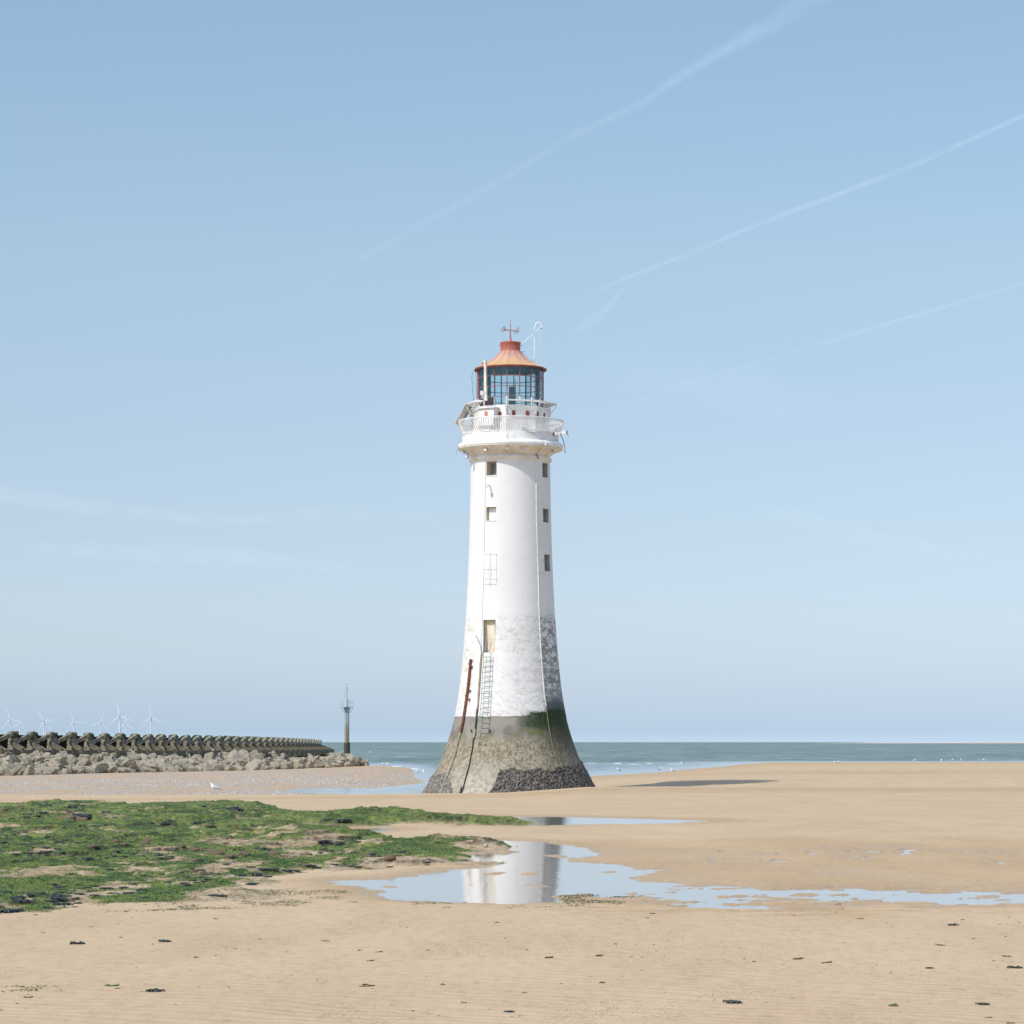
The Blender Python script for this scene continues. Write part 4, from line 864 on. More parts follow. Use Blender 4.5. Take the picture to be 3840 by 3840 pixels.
MB().lathe([(0.26, bz(665)), (0.26, bz(440)), (0.15, bz(436)), (0.14, bz(178)), (0.2, bz(172))], 14, c=(-0.08, 0, 0), close=True).build("mast", plain("pale_mast", (0.5, 0.52, 0.52), 0.5), bcn, True)
MB().lathe([(0.02, bz(175)), (0.02, bz(115))], 6, close=True).build("top_rod", STL, bcn)
MB().lathe([(0.27, bz(115)), (0.0, bz(60))], 12, close=True).build("green_topmark", plain("green_topmark", (0.12, 0.55, 0.36), 0.5, 0.1), bcn)
rpl = 155/6.44/sb; pl = MB().lathe([(0.2, bz(658)), (rpl, bz(658)), (rpl, bz(650)), (0.2, bz(650))], 10).build("platform", STL, bcn)
rl = MB()
for z in (497, 570): rl.tube([(rpl*math.sin(k*R(36)), -rpl*math.cos(k*R(36)), bz(z)) for k in range(11)], 0.028, 4)
rl.build("hand_rail", STEEL, pl)
for k in range(10): MB().tube([(rpl*math.sin(k*R(36)), -rpl*math.cos(k*R(36)), bz(655)), (rpl*math.sin(k*R(36)), -rpl*math.cos(k*R(36)), bz(497))], 0.03, 4).build("rail_post", STEEL, pl)
for k in range(6): a = R(30+60*k); MB().tube([(rpl*math.sin(a), -rpl*math.cos(a), bz(658)), (rp_*math.sin(a), -rp_*math.cos(a), bz(795))], 0.05, 5).build("strut", STL, bcn)
ldr = MB()
for s in (-.16, .16): ldr.tube([(-.25+s, -rp_-.15, bz(1490)), (-.25+s, -rp_-.15, bz(650))], 0.03, 4)
for k in range(44): z = lerp(bz(1490), bz(660), k/43); ldr.tube([(-.41, -rp_-.15, z), (-.09, -rp_-.15, z)], 0.025, 4)
ldr.build("ladder", STL, bcn)
ld2 = MB()
for s in (-.06, .06): ld2.tube([(-.52+s, 0, bz(430)), (-.5+s, 0, bz(255))], 0.015, 4)
ld2.tube([(.06, 0, bz(240)), (.30, 0, bz(245)), (.32, 0, bz(285)), (.12, 0, bz(290))], 0.02, 4); ld2.tube([(.3, -.3, bz(650)), (.32, -.3, bz(520)), (.45, -.3, bz(497)), (.5, -.3, bz(545))], 0.04, 4)
ld2.build("upper_rungs", STL, bcn)

# ------------------------------------------------------------------ wind farm out at sea
TW = plain("turbine_white", (0.70, 0.72, 0.74), 0.5, 0.03, 0.01)
def turbine(px, py, tips, label):
    L = 53.0; d = sum(math.hypot(x-px, y-py) for x, y in tips)/3; d = max(math.hypot(x-px, y-py) for x, y in tips); Y = L*F/d*0.97; s = F/Y
    X = (px-CX)/s; hz = CZ+(HY-py)/s
    t = empty("wind_turbine", (X, Y, -1)); tag(t, label, "wind turbine", "white wind turbines out at sea")
    MB().lathe([(3.4, 0), (1.9, hz-1)], 12, close=True).build("turbine_tower", TW, t, True)
    MB().box((0, 1.5, hz+1), (4.6, 11, 4.4)).build("nacelle", TW, t, bevel=0.6)
    hb_ = MB().lathe([(0, -2.6), (1.6, -1.6), (2.3, 0), (2.3, 1.6)], 12); hub = hb_.build("hub", TW, t, True); hub.rotation_euler = (R(90), 0, 0); hub.location = (0, -5.0, hz+1); hub.scale = (1, 1, 1)
    a0 = math.atan2(tips[0][0]-px, py-tips[0][1])
    for k in range(3):
        a = a0+k*2*math.pi/3; dvec = Vector((math.sin(a), 0, math.cos(a))); pv = Vector((math.cos(a), 0, -math.sin(a))); c = Vector((0, -5.6, hz+1)); vs = []; fs = []
        st = [(0.0, 1.1, 1.1), (.06, 1.2, 1.0), (.18, 2.4, .7), (.4, 1.7, .5), (.7, 1.1, .35), (1.0, .35, .15)]
        for f, wd, tk in st: b = c+dvec*L*f; vs += [b-pv*wd, b-Vector((0, tk, 0)), b+pv*wd*1.0, b+Vector((0, tk, 0))]
        for i in range(len(st)-1):
            for j in range(4): fs.append((i*4+j, i*4+(j+1) % 4, (i+1)*4+(j+1) % 4, (i+1)*4+j))
        fs.append((20, 21, 22, 23)); MB().add(vs, fs).build("blade", TW, t)
T = lambda cx, cy: (cx/2.76, 2500+cy/2.76)
for h, tips, lab in (
 ((108, 548), [(68, 422), (240, 562), (48, 658)], "leftmost wind turbine, one blade leaning up to the left"),
 ((208, 600), [(230, 505), (120, 632), (270, 660)], "small distant wind turbine second from the left"),
 ((457, 560), [(390, 460), (580, 545), (425, 670)], "wind turbine third from the left, blade raised up left and another level to the right"),
 ((475, 603), [(502, 520), (385, 632), (525, 670)], "faint small wind turbine just behind the third from the left"),
 ((767, 570), [(727, 465), (885, 586), (710, 662)], "lone wind turbine fifth from the left with an almost level blade to the right"),
 ((1049, 580), [(1073, 473), (947, 620), (1135, 660)], "lone wind turbine sixth from the left, blade leaning up to the right"),
 ((1239, 515), [(1210, 357), (1388, 557), (1142, 622)], "tallest and nearest wind turbine of the row"),
 ((1302, 595), [(1302, 485), (1245, 640), (1395, 640)], "small wind turbine with one blade straight up beside the tallest one"),
 ((1535, 603), [(1555, 510), (1445, 618), (1590, 670)], "small distant wind turbine behind the rightmost large one"),
 ((1565, 530), [(1549, 387), (1705, 585), (1450, 622)], "large wind turbine at the right end of the row")):
    turbine(*T(*h), [T(*t) for t in tips], lab)
# low sandbank on the far horizon at the right
Yf = 9000.0; vs = []
for k in range(41):
    x = lerp((3060-CX)/F*Yf, (5200-CX)/F*Yf, k/40); h = 4.2*ss(0, 8, k)*(0.8+0.4*float(vn(k*0.7, 0, seed=4))); vs += [(x, Yf, -1), (x, Yf+60, max(h, -.5)+0.0), (x, Yf+400, -1)]
fs = []
for k in range(40):
    a = k*3; fs += [(a, a+3, a+4, a+1), (a+1, a+4, a+5, a+2)]
tag(mkmesh("far_sandbank", vs, fs, plain("far_sand", (0.55, 0.47, 0.42), 0.9, 0.1, 0.01)), kind='structure')

# ------------------------------------------------------------------ concrete breakwater: a row of precast units
m, nt, p, o = newmat("breakwater_concrete"); gg = N(nt, "ShaderNodeNewGeometry"); sx_ = N(nt, "ShaderNodeSeparateXYZ"); nt.links.new(gg.outputs["Position"], sx_.inputs[0])
nA = noise(nt, 1.6, 5, 0.65, gg.outputs["Position"]); nB = noise(nt, 6, 4, 0.6, gg.outputs["Position"]); nC = noise(nt, 0.8, 3, 0.6, gg.outputs["Position"])
cb_ = cramp(nt, nB.outputs[0], [(0.36, (0.09, 0.075, 0.045)), (0.5, (0.25, 0.215, 0.15)), (0.7, (0.38, 0.34, 0.26))])
hz_ = N(nt, "ShaderNodeMapRange"); hz_.inputs[1].default_value = 2.75; hz_.inputs[2].default_value = 3.9; nt.links.new(sx_.outputs[2], hz_.inputs[0])
am_ = math_(nt, 'ADD', math_(nt, 'MULTIPLY', hz_.outputs[0], 0.55).outputs[0], math_(nt, 'MULTIPLY', math_(nt, 'SUBTRACT', nA.outputs[0], 0.5).outputs[0], 1.6).outputs[0])
afc = cramp(nt, am_.outputs[0], [(0.3, (0, 0, 0)), (0.48, (1, 1, 1))]); ac = cramp(nt, nC.outputs[0], [(0.42, (0.03, 0.032, 0.018)), (0.56, (0.045, 0.075, 0.014)), (0.7, (0.11, 0.15, 0.02))])
cc = mixc(nt, afc.outputs[0], cb_.outputs[0], ac.outputs[0]); nt.links.new(cc.outputs[0], p.inputs["Base Color"]); p.inputs["Roughness"].default_value = 0.9; bump(nt, p, nB.outputs[0], 0.8, 0.08); CONC = m
m, nt, p, o = newmat("mossy_concrete"); gg = N(nt, "ShaderNodeNewGeometry"); nA = noise(nt, 1.1, 4, 0.6, gg.outputs["Position"]); nB = noise(nt, 7, 4, 0.6, gg.outputs["Position"])
ac = cramp(nt, nA.outputs[0], [(0.42, (0.022, 0.024, 0.014)), (0.53, (0.035, 0.055, 0.012)), (0.62, (0.10, 0.13, 0.02)), (0.78, (0.2, 0.19, 0.08))]); nt.links.new(ac.outputs[0], p.inputs["Base Color"]); p.inputs["Roughness"].default_value = 0.95; bump(nt, p, nB.outputs[0], 0.9, 0.1); MOSS = m
BRC = plain('pale_weathered_concrete', (0.31, 0.275, 0.195), 0.9, .5, 1.5, .6, .06, col2=(0.07, 0.07, 0.035))
TOEC = plain('shaded_weedy_concrete', (0.17, 0.15, 0.10), 0.9, .6, 1.5, .6, .06, col2=(0.06, 0.055, 0.035))  # toe beams: seaweed plus the shade of the front face, both put into the colour
DKC = plain('gap_shade_concrete', (0.045, 0.042, 0.03), 0.9, .5, 2)  # back wall: near-black colour paints the shade in the gaps between piers
upx = [-150, -68, 11, 85, 159, 234, 301, 364, 424, 482, 534, 583, 630, 677, 720, 765, 803, 837, 868, 899, 926, 953, 978, 1001, 1022, 1041, 1060, 1077, 1092, 1104, 1116, 1128, 1140, 1150, 1160, 1168, 1176, 1184, 1190]
upos = []; Y = 296.0; LST = 3.4
for i, x in enumerate(upx):
    if i:
        lo, hi = 0.0, 6.0
        for _ in range(40):
            md = (lo+hi)/2; X2 = (x-CX)/F*(Y+md); dd = math.hypot(X2-upos[-1][0], md)
            if dd < LST: lo = md
            else: hi = md
        if abs((x-CX)/F*(Y+lo)-upos[-1][0]) > LST: lo = 0.5
        Y += lo
    upos.append(((x-CX)/F*Y, Y))
ytop = lambda x: float(np.interp(x, [-150, 0, 200, 420, 700, 900, 1050, 1150, 1195], [2742, 2743, 2746, 2751, 2757, 2762, 2767, 2772, 2777]))
ybot = lambda x: float(np.interp(x, [-150, 0, 420, 700, 900, 1100, 1195], [2829, 2829, 2830, 2829, 2826, 2822, 2817]))
def unit_meshes(seed):
    rr = random.Random(seed); out_ = []
    def rough(mb, name, cuts, amp):
        me = bpy.data.meshes.new(name); me.from_pydata([tuple(v) for v in mb.v], [], mb.f); bm = bmesh.new(); bm.from_mesh(me)
        bmesh.ops.subdivide_edges(bm, edges=bm.edges[:], cuts=cuts, use_grid_fill=True)
        for v in bm.verts:
            k = (float(vn(v.co.x*2.3+seed, v.co.y*2.3, v.co.z*2.3, seed=3))-0.5)*amp; k2 = (float(vn(v.co.x*2.3, v.co.y*2.3+9, v.co.z*2.3, seed=6))-0.5)*amp; v.co += Vector((k, k2, k))
        bm.to_mesh(me); bm.free(); return me
    def rounded(me):
        for v in me.vertices:
            c_ = Vector((2.15, -.3, 2.0)) if v.co.y > -0.85 else Vector((0.4, -1.2, 1.9)); sz_ = (0.95, .7, .42) if v.co.y > -0.85 else (1.6, .4, .34); q_ = v.co-c_
            r_ = math.sqrt(sum((q_[i]/sz_[i])**2 for i in range(3))); m_ = max(abs(q_[i]/sz_[i]) for i in range(3)); f_ = lerp(1, m_/max(r_, 1e-4)*1.12, .75); v.co = c_+q_*f_
        return me
    # local axes: x = u along the wall, y = v towards the beach, z up (height 1 = 2.4 m)
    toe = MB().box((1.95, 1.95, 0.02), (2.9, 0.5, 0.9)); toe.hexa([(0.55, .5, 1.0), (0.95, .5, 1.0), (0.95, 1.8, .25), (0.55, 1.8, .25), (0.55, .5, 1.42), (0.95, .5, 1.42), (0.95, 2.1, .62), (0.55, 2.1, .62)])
    web = MB().hexa([(1.5, .4, .2), (2.1, .4, .2), (2.1, 1.7, .2), (1.5, 1.7, .2), (1.5, .4, 1.2), (1.9, .4, 1.2), (2.1, 1.72, .42), (1.5, 1.72, .42)])
    pier = MB().hexa([(0.9, -.15, .2), (2.2, -.15, .2), (2.2, .6, .2), (0.9, .75, .2), (1.1, -.15, 2.3), (1.75, -.15, 2.3), (1.75, .35, 2.3), (1.1, .35, 2.3)])
    brace = MB().hexa([(-1.6, .25, 1.15), (-1.6, .6, 1.15), (1.15, .6, 1.98), (1.15, .25, 1.98), (-1.6, .25, 1.5), (-1.6, .6, 1.5), (1.15, .6, 2.42), (1.15, .25, 2.42)])
    cap = MB().box((2.05, -.25, 2.14), (1.2, 0.9, .36)); cap.box((0.4, -1.2, 1.85), (2.6, .6, .36))
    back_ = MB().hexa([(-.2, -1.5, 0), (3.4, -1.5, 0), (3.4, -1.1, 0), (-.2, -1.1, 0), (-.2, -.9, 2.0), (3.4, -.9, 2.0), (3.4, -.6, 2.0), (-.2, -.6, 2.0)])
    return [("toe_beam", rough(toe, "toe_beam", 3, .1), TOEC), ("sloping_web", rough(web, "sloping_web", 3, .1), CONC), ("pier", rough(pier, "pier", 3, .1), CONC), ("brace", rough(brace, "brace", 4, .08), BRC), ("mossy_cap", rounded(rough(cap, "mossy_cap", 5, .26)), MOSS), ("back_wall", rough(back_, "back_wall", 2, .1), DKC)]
protos = []
for s in range(3):
    root = empty("breakwater_unit"); 
    for nm, me, mt in unit_meshes(s*7+1):
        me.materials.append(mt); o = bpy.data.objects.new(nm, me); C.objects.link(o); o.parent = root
    protos.append(root)
used = set()
for i, (X, Y) in enumerate(upos):
    pr = protos[i % 3]; o = pr if (i % 3) not in used else dup(pr); used.add(i % 3)
    a = upos[max(i-1, 0)]; b = upos[min(i+1, len(upos)-1)]; ang = math.atan2(b[1]-a[1], b[0]-a[0])
    x = upx[i]; zb_ = CZ-(ybot(x)-HY)*Y/F; zt_ = CZ+(HY-ytop(x))*Y/F; hs = (zt_-zb_)/2.36
    # local y must point towards the beach: rotate so +x runs along the wall, +y to the right-hand side
    o.location = (X, Y, zb_); o.rotation_euler = (0, 0, ang); o.scale = (1, -1, hs)
    tag(o, "precast concrete breakwater frame with a mossy top in the long seaward row", "breakwater unit", "concrete frames of the breakwater")
# rubble mound: dark core, then the boulders one by one
mound = []
tl = [(-420, 2832), (0, 2832), (420, 2834), (700, 2834), (900, 2827), (1050, 2822), (1150, 2819), (1240, 2820), (1310, 2834), (1360, 2862)]
bl = [(-420, 2908), (0, 2906), (200, 2902), (420, 2896), (700, 2892), (900, 2888), (1100, 2882), (1250, 2876), (1310, 2872), (1362, 2866)]
def mpt(px, f):      # f = 0 at the beach edge of the mound, 1 at its crest by the wall
    yb = float(np.interp(px, *zip(*bl))); yt = float(np.interp(px, *zip(*tl))); Yb = F*3.17/(yb-HY)
    Yw = float(np.interp(px, upx, [q_[1] for q_ in upos])) if px < 1190 else float(np.interp(px, [1190, 1360], [upos[-1][1]+2, 400]))
    Yt = max(Yw-3.0, Yb+2); Y = lerp(Yb, Yt, f); z0 = CZ-(yb-HY)*Yb/F; z1 = CZ-(yt-HY)*Yt/F
    y = lerp(yb, yt, f); return Vector(((px-CX)/F*Y, Y, CZ-(y-HY)*Y/F))
mpx = np.linspace(-420, 1360, 60); vs = []
for x in mpx:
    for f in np.linspace(0, 1, 6): v = mpt(x, f); vs.append((v.x, v.y, v.z-(0.5 if f < .9 else 0.25)))
tag(mkmesh("rubble_core", vs, gridq(60, 6), plain("dark_rubble", (0.20, 0.17, 0.12), 0.9, 0.7, 1.2, 1.0, 0.3)), kind='structure')
m, nt, p, o = newmat("boulder_stone"); gg = N(nt, "ShaderNodeNewGeometry"); nA = noise(nt, 0.35, 3, 0.6, gg.outputs["Position"]); nB = noise(nt, 4.2, 7, 0.75, gg.outputs["Position"])
c1_ = cramp(nt, nB.outputs[0], [(0.34, (0.11, 0.09, 0.06)), (0.46, (0.37, 0.31, 0.22)), (0.66, (0.54, 0.465, 0.35))]); ms = mixc(nt, cramp(nt, nA.outputs[0], [(0.5, (0, 0, 0)), (0.66, (0.38, 0.38, 0.38))]).outputs[0], c1_.outputs[0], (0.15, 0.17, 0.07))
nt.links.new(ms.outputs[0], p.inputs["Base Color"]); p.inputs["Roughness"].default_value = 0.9; bump(nt, p, nB.outputs[0], 1.0, 0.22); STONE = m
def rock_mesh(seed, sub=4, name="boulder", jag=0.55):
    rr = random.Random(seed); bm = bmesh.new(); bmesh.ops.create_icosphere(bm, subdivisions=sub, radius=1.0)
    cuts = [(Vector((rr.gauss(0, 1), rr.gauss(0, 1), rr.gauss(0, 1))).normalized(), rr.uniform(0.42, 0.85)) for _ in range(15)]
    for v in bm.verts:
        for n_, d_ in cuts:
            k = v.co.dot(n_)-d_
            if k > 0: v.co -= n_*k*0.93
        h = float(fbm(v.co.x*1.6+seed*3, v.co.y*1.6, v.co.z*1.6, o=4, seed=seed))-0.5; v.co *= 1+h*jag
    me = bpy.data.meshes.new(name); bm.to_mesh(me); bm.free(); return me
rocks = [rock_mesh(100+i) for i in range(9)]
for me in rocks: me.materials.append(STONE)
rr = random.Random(5); cnt = 0
rows = [(0.02, 1.1, 0), (0.18, 1.2, .5), (0.36, 1.15, 0), (0.54, 1.05, .5), (0.70, 0.95, 0), (0.84, 0.85, .3), (0.96, 0.75, .6)]
cand = []
for f, sz_, ph in rows:
    px_ = -70+ph*25
    while px_ < 1365:
        x = px_+rr.uniform(-10, 10); ff = min(1, max(0, f+rr.uniform(-.08, .08))); v = mpt(x, ff); s = sz_*rr.uniform(0.5, 1.2)*(0.85 if x > 1200 else 1)
        cand.append((v, s)); px_ += s*F/v.y*1.05
print("boulders", len(cand))
for k, (v, s) in enumerate(sorted(cand, key=lambda q_: -q_[1]/q_[0].y)[:299]):
    o = bpy.data.objects.new("boulder", rocks[rr.randrange(9)]); C.objects.link(o); o.location = v+Vector((0, 0, s*0.05))
    o.scale = (s*rr.uniform(.9, 1.6), s*rr.uniform(.8, 1.2), s*rr.uniform(.5, .85)); o.rotation_euler = (rr.uniform(-.8, .8), rr.uniform(-.8, .8), rr.uniform(0, 6.28))
    tag(o, "pale limestone boulder in the heap below the concrete breakwater", "boulder", "boulders heaped along the breakwater")
if len(cand) > 299:
    pass

# ------------------------------------------------------------------ reef: low weedy ledges
rpx = np.arange(-260, 2060, 3.4); rpy = np.arange(3475, 2990, -0.95); RVs = CZ*F/(rpy-HY)
RUU, RVV = fan(rpx, RVs); WX, WY = XYw(RUU, RVV); RK = WY/RVV; bz0, dd0 = ground_h(WX, WY); rel, msk = reef_rel(RUU, RVV); RZ_ = bz0+rel*RK
gy = np.gradient(RZ_, axis=0)/np.gradient(WY, axis=0); RXX, RYY = RUU, RVV
covn = fbm(RXX*0.7, RYY*0.25, o=5, seed=91)+0.35*(fbm(RXX*2.5, RYY*1.5, o=3, seed=92)-0.5)
def cover(X, Y):
    px, py = CX+F*X/Y, HY+CZ*F/Y; n = fbm(X*0.7, Y*0.25, o=5, seed=91)+0.35*(fbm(X*2.5, Y*1.5, o=3, seed=92)-0.5)
    thr = np.interp(py, [3000, 3120, 3200, 3260, 3320, 3400, 3440], [.29, .32, .37, .43, .475, .53, .6])
    thr = thr+np.where(py > 3150, np.interp(px, [0, 600, 1000, 1500, 1900], [-.06, .0, .08, .07, .09]), 0)
    thr = thr-0.08*((px > 1180) & (py < 3110))-0.045+0.36*(fbm(X*2.6, Y*1.3, o=5, seed=96, g=.6)-0.5)
    thr = thr - 0.06*((px > 1100) & (px < 1750) & (py > 3128) & (py < 3215))
    return ss(thr-0.03, thr+0.09, n)
cov = cover(RXX, RYY)*ss(-0.1, 0.5, msk); mus = ss(0.08, 0.22, gy+0.12*(fbm(RXX*3, RYY*2, o=3, seed=93)-0.5))*ss(0.2, 0.8, msk)*ss(.34, .46, fbm(RXX*0.4, RYY*0.3, o=3, seed=97))
cN = fbm(RXX*1.3, RYY*0.6, o=4, seed=94); cF = fbm(RXX*7, RYY*4, o=4, seed=95, g=.6)
sandc = lerp(np.array([0.36, 0.255, 0.14]), np.array([0.46, 0.34, 0.21]), ss(.3, .7, cN)[..., None])*(0.45+0.9*cF)[..., None]
grn = lerp(np.array([0.025, 0.07, 0.010]), np.array([0.16, 0.20, 0.035]), ss(.40, .60, cF*.45+cN*.55)[..., None])
rc = lerp(sandc, grn, (cov*0.9)[..., None]); rc = lerp(rc, lerp(np.array([0.02, 0.018, 0.014]), np.array([0.13, 0.10, 0.07]), ss(.5, .65, cF)[..., None]), (mus*0.85)[..., None])
q = gridq(*RXX.shape); keep = (msk.ravel()[q] > -0.7).any(1)
reef = mkmesh("reef", np.stack([WX, WY, RZ_], -1), q[keep], attrmat("reef_surface", "col", 0.85, 0.2, 0.5, 0.03, 14), None, False, {"col": rc.reshape(-1, 3)})
tag(reef, kind='structure')
def face(U, V):
    X, Y = XYw(U, V)
    return ss(0.08, 0.22, (surf_h(X, Y+0.13)-surf_h(X, Y-0.02))/0.15+0.12*(fbm(U*3, V*2, o=3, seed=93)-0.5))
# green weed: many short drooping fronds
def fronds(name, X, Y, L, Wd, colA, colB, lift, seed, droop=0.6):
    g = np.random.default_rng(seed); n = len(X); kk_ = Y/UV(X, Y)[1]; L = L*kk_; Wd = Wd*kk_*(.75+.25*np.clip((Y-25)/30, 0, 1)); Z = surf_h(X, Y)
    az = g.uniform(0, 2*np.pi, n); az = np.where(g.random(n) < 0.5, -np.pi/2+g.normal(0, .8, n), az)
    dx, dy = np.cos(az), np.sin(az); z2 = surf_h(X+dx*L*0.5, Y+dy*L*0.5); z3 = surf_h(X+dx*L, Y+dy*L)
    wx, wy = -dy*Wd/2, dx*Wd/2; lf = L*lift*g.uniform(0.4, 1.6, n)
    P = np.zeros((n, 6, 3)); 
    P[:, 0] = np.stack([X-wx, Y-wy, Z-.01], -1); P[:, 1] = np.stack([X+wx, Y+wy, Z-.01], -1)
    mx_, my_ = X+dx*L*.5, Y+dy*L*.5; zm = np.maximum(z2, Z-0.3*L)+lf
    P[:, 2] = np.stack([mx_+wx*1.1, my_+wy*1.1, zm], -1); P[:, 3] = np.stack([mx_-wx*1.1, my_-wy*1.1, zm], -1)
    tx, ty = X+dx*L, Y+dy*L; zt = np.maximum(z3, z2-.5*L)+lf*0.35
    P[:, 4] = np.stack([tx+wx*.4, ty+wy*.4, zt], -1); P[:, 5] = np.stack([tx-wx*.4, ty-wy*.4, zt], -1)
    b = np.arange(n)[:, None]*6; Qs = np.concatenate([b+np.array([[0, 1, 2, 3]]), b+np.array([[3, 2, 4, 5]])], 0)
    cl = fbm(X*2.1, Y*1.0, o=4, seed=seed+3); k = np.clip(0.55*ss(.35, .65, cl)+0.45*g.random(n), 0, 1)[:, None]
    cA = np.array(colA)*(1-k)+np.array(colB)*k; cA = cA*g.uniform(.7, 1.25, n)[:, None]; cols = np.repeat(cA[:, None, :], 6, 1); cols[:, 4:] *= 1.15; 
    m, nt, p, o = newmat(name); a = N(nt, "ShaderNodeAttribute", attribute_name="col"); nt.links.new(a.outputs["Color"], p.inputs["Base Color"]); p.inputs["Roughness"].default_value = 0.55; p.inputs["Specular IOR Level"].default_value = 0.3
    o = mkmesh(name, P, Qs, m, None, False, {"col": cols.reshape(-1, 3)}); return tag(o, kind='stuff')
def sample(n, x0, x1, y0, y1, wfun, seed):
    g = np.random.default_rng(seed); px = g.uniform(x0, x1, n); py = g.uniform(y0, y1, n); V = CZ*F/(py-HY); U = (px-CX)/F*V; w_ = wfun(U, V); k = g.random(n) < w_; X, Y = XYw(U, V); return X[k], Y[k]
def sample0(n, x0, x1, y0, y1, wfun, seed):
    g = np.random.default_rng(seed); px = g.uniform(x0, x1, n); py = g.uniform(y0, y1, n); Y = CZ*F/(py-HY); X = (px-CX)/F*Y; w_ = wfun(X, Y); k = g.random(n) < w_; return X[k], Y[k]
X_, Y_ = sample(420000, -250, 2020, 3005, 3440, lambda X, Y: (0.05+0.85*cover(X, Y))*ss(0.0, 0.7, reef_mask(X, Y))*(1-.8*face(X, Y)*ss(.34, .46, fbm(X*0.4, Y*0.3, o=3, seed=97)))*.75, 201)
g_ = np.random.default_rng(3); print("fronds", len(X_))
o = fronds("green_algae", X_, Y_, g_.uniform(.08, .22, len(X_)), g_.uniform(.010, .026, len(X_)), (0.018, 0.092, 0.010), (0.22, 0.27, 0.042), 0.08, 11)
o['label'] = "mat of bright green algae over the low reef"; 
PA = gpoly([(2080, 3352), (2250, 3346), (2420, 3362), (2620, 3386), (2600, 3398), (2300, 3392), (2120, 3384), (2060, 3372)]); PB = gpoly([(1200, 3385), (1500, 3378), (1800, 3386), (2200, 3378), (2230, 3400), (1800, 3412), (1300, 3408)])
PC = gpoly([(300, 3385), (1050, 3330), (1350, 3335), (1250, 3400), (800, 3415), (400, 3425)]); PD = gpoly([(-20, 3700), (130, 3696), (285, 3700), (275, 3716), (140, 3722), (-20, 3724)])
def wloose(X, Y):
    n = fbm(X*1.6, Y*0.8, o=4, seed=77); w = 0*X
    w = np.maximum(w, ss(0, .3, psd(X, Y, PA))*ss(.42, .56, n)); w = np.maximum(w, ss(0, .3, psd(X, Y, PB))*ss(.56, .66, n)*.6); w = np.maximum(w, ss(0, .3, psd(X, Y, PC))*ss(.47, .6, n)*.7)
    w = np.maximum(w, ss(0, .1, psd(X, Y, PD))*ss(.38, .55, fbm(X*4, Y*2, o=3, seed=78))*.22); return w
X_, Y_ = sample(170000, -60, 2640, 3320, 3730, wloose, 202); g_ = np.random.default_rng(4)
o = fronds("stranded_algae", X_, Y_, g_.uniform(.06, .16, len(X_)), g_.uniform(.012, .026, len(X_)), (0.035, 0.06, 0.015), (0.19, 0.21, 0.05), 0.08, 12); o['label'] = "thin scraps of green algae stranded along the pool edge"
print("loose", len(X_))
# stones / shells on the low bank at the left
def pebbles(name, X, Y, s, cA, cB, seed):
    g = np.random.default_rng(seed); n = len(X); Z = surf_h(X, Y); T = np.array([[1, 0, 0], [0, 1, 0], [-1, 0, 0], [0, -1, 0], [0, 0, .7]], float); a = g.uniform(0, 6.28, n); ca, sa_ = np.cos(a), np.sin(a)
    P = np.zeros((n, 5, 3)); sx1, sy1 = s*g.uniform(.6, 1.4, n), s*g.uniform(.6, 1.4, n)
    for i in range(5): x, y, z = T[i]; P[:, i, 0] = X+(x*ca*sx1-y*sa_*sy1); P[:, i, 1] = Y+(x*sa_*sx1+y*ca*sy1); P[:, i, 2] = Z+z*s*g.uniform(.5, 1.2, n)-.002
    b = np.arange(n)[:, None]*5; Qs = np.concatenate([b+np.array([[i, (i+1) % 4, 4]]) for i in range(4)], 0); k = g.random(n)[:, None]**1.5
    cols = np.repeat(((1-k)*np.array(cA)+k*np.array(cB))[:, None, :], 5, 1); o = mkmesh(name, P, Qs, attrmat(name, "col", 0.7, 0.3), None, False, {"col": cols.reshape(-1, 3)}); return tag(o, kind='stuff')
def wsh(X, Y):
    h, _ = ground_h(X, Y); n = fbm(X*0.12, Y*0.04, o=3, seed=88); return np.where(h > SEA, 1, 0)*ss(.32, .62, n)*(CX+F*X/Y < 1640)*(0.25+0.75*ss(300, 240, Y))
X_, Y_ = sample0(38000, -60, 1640, 2888, 2976, wsh, 203); g_ = np.random.default_rng(5); print("shells", len(X_))
o = pebbles("shell_bank", X_, Y_, g_.uniform(.03, .085, len(X_)), (0.26, 0.22, 0.175), (0.60, 0.55, 0.47), 13); o['label'] = "pale shells and pebbles spread over the wet sand below the boulders"
X_, Y_ = sample(1300, -40, 3900, 2985, 3840, lambda X, Y: 1.0+0*X, 204); g_ = np.random.default_rng(6); dry = pools(*UV(X_, Y_)) < -.6; X_, Y_ = X_[dry], Y_[dry]
o = pebbles("shell_fragments", X_, Y_, g_.uniform(.003, .007, len(X_))*(Y_/25)**.6, (0.45, 0.38, 0.3), (0.85, 0.82, 0.78), 14); o['label'] = "tiny white shell fragments scattered over the sand"
# worm casts and crumbs of sand
def wcast(X, Y): return ss(.55, .68, fbm(X*1.1, Y*0.35, o=3, seed=66))*(CX+F*X/Y > 1000).clip(.35, 1)
X_, Y_ = sample(45000, -40, 3900, 3430, 3850, wcast, 205); g_ = np.random.default_rng(8); print("casts", len(X_))
o = pebbles("worm_casts", X_, Y_, g_.uniform(.003, .009, len(X_)), (0.30, 0.18, 0.09), (0.50, 0.36, 0.22), 15); o['label'] = "crumbs of sand thrown up by worms across the foreground"

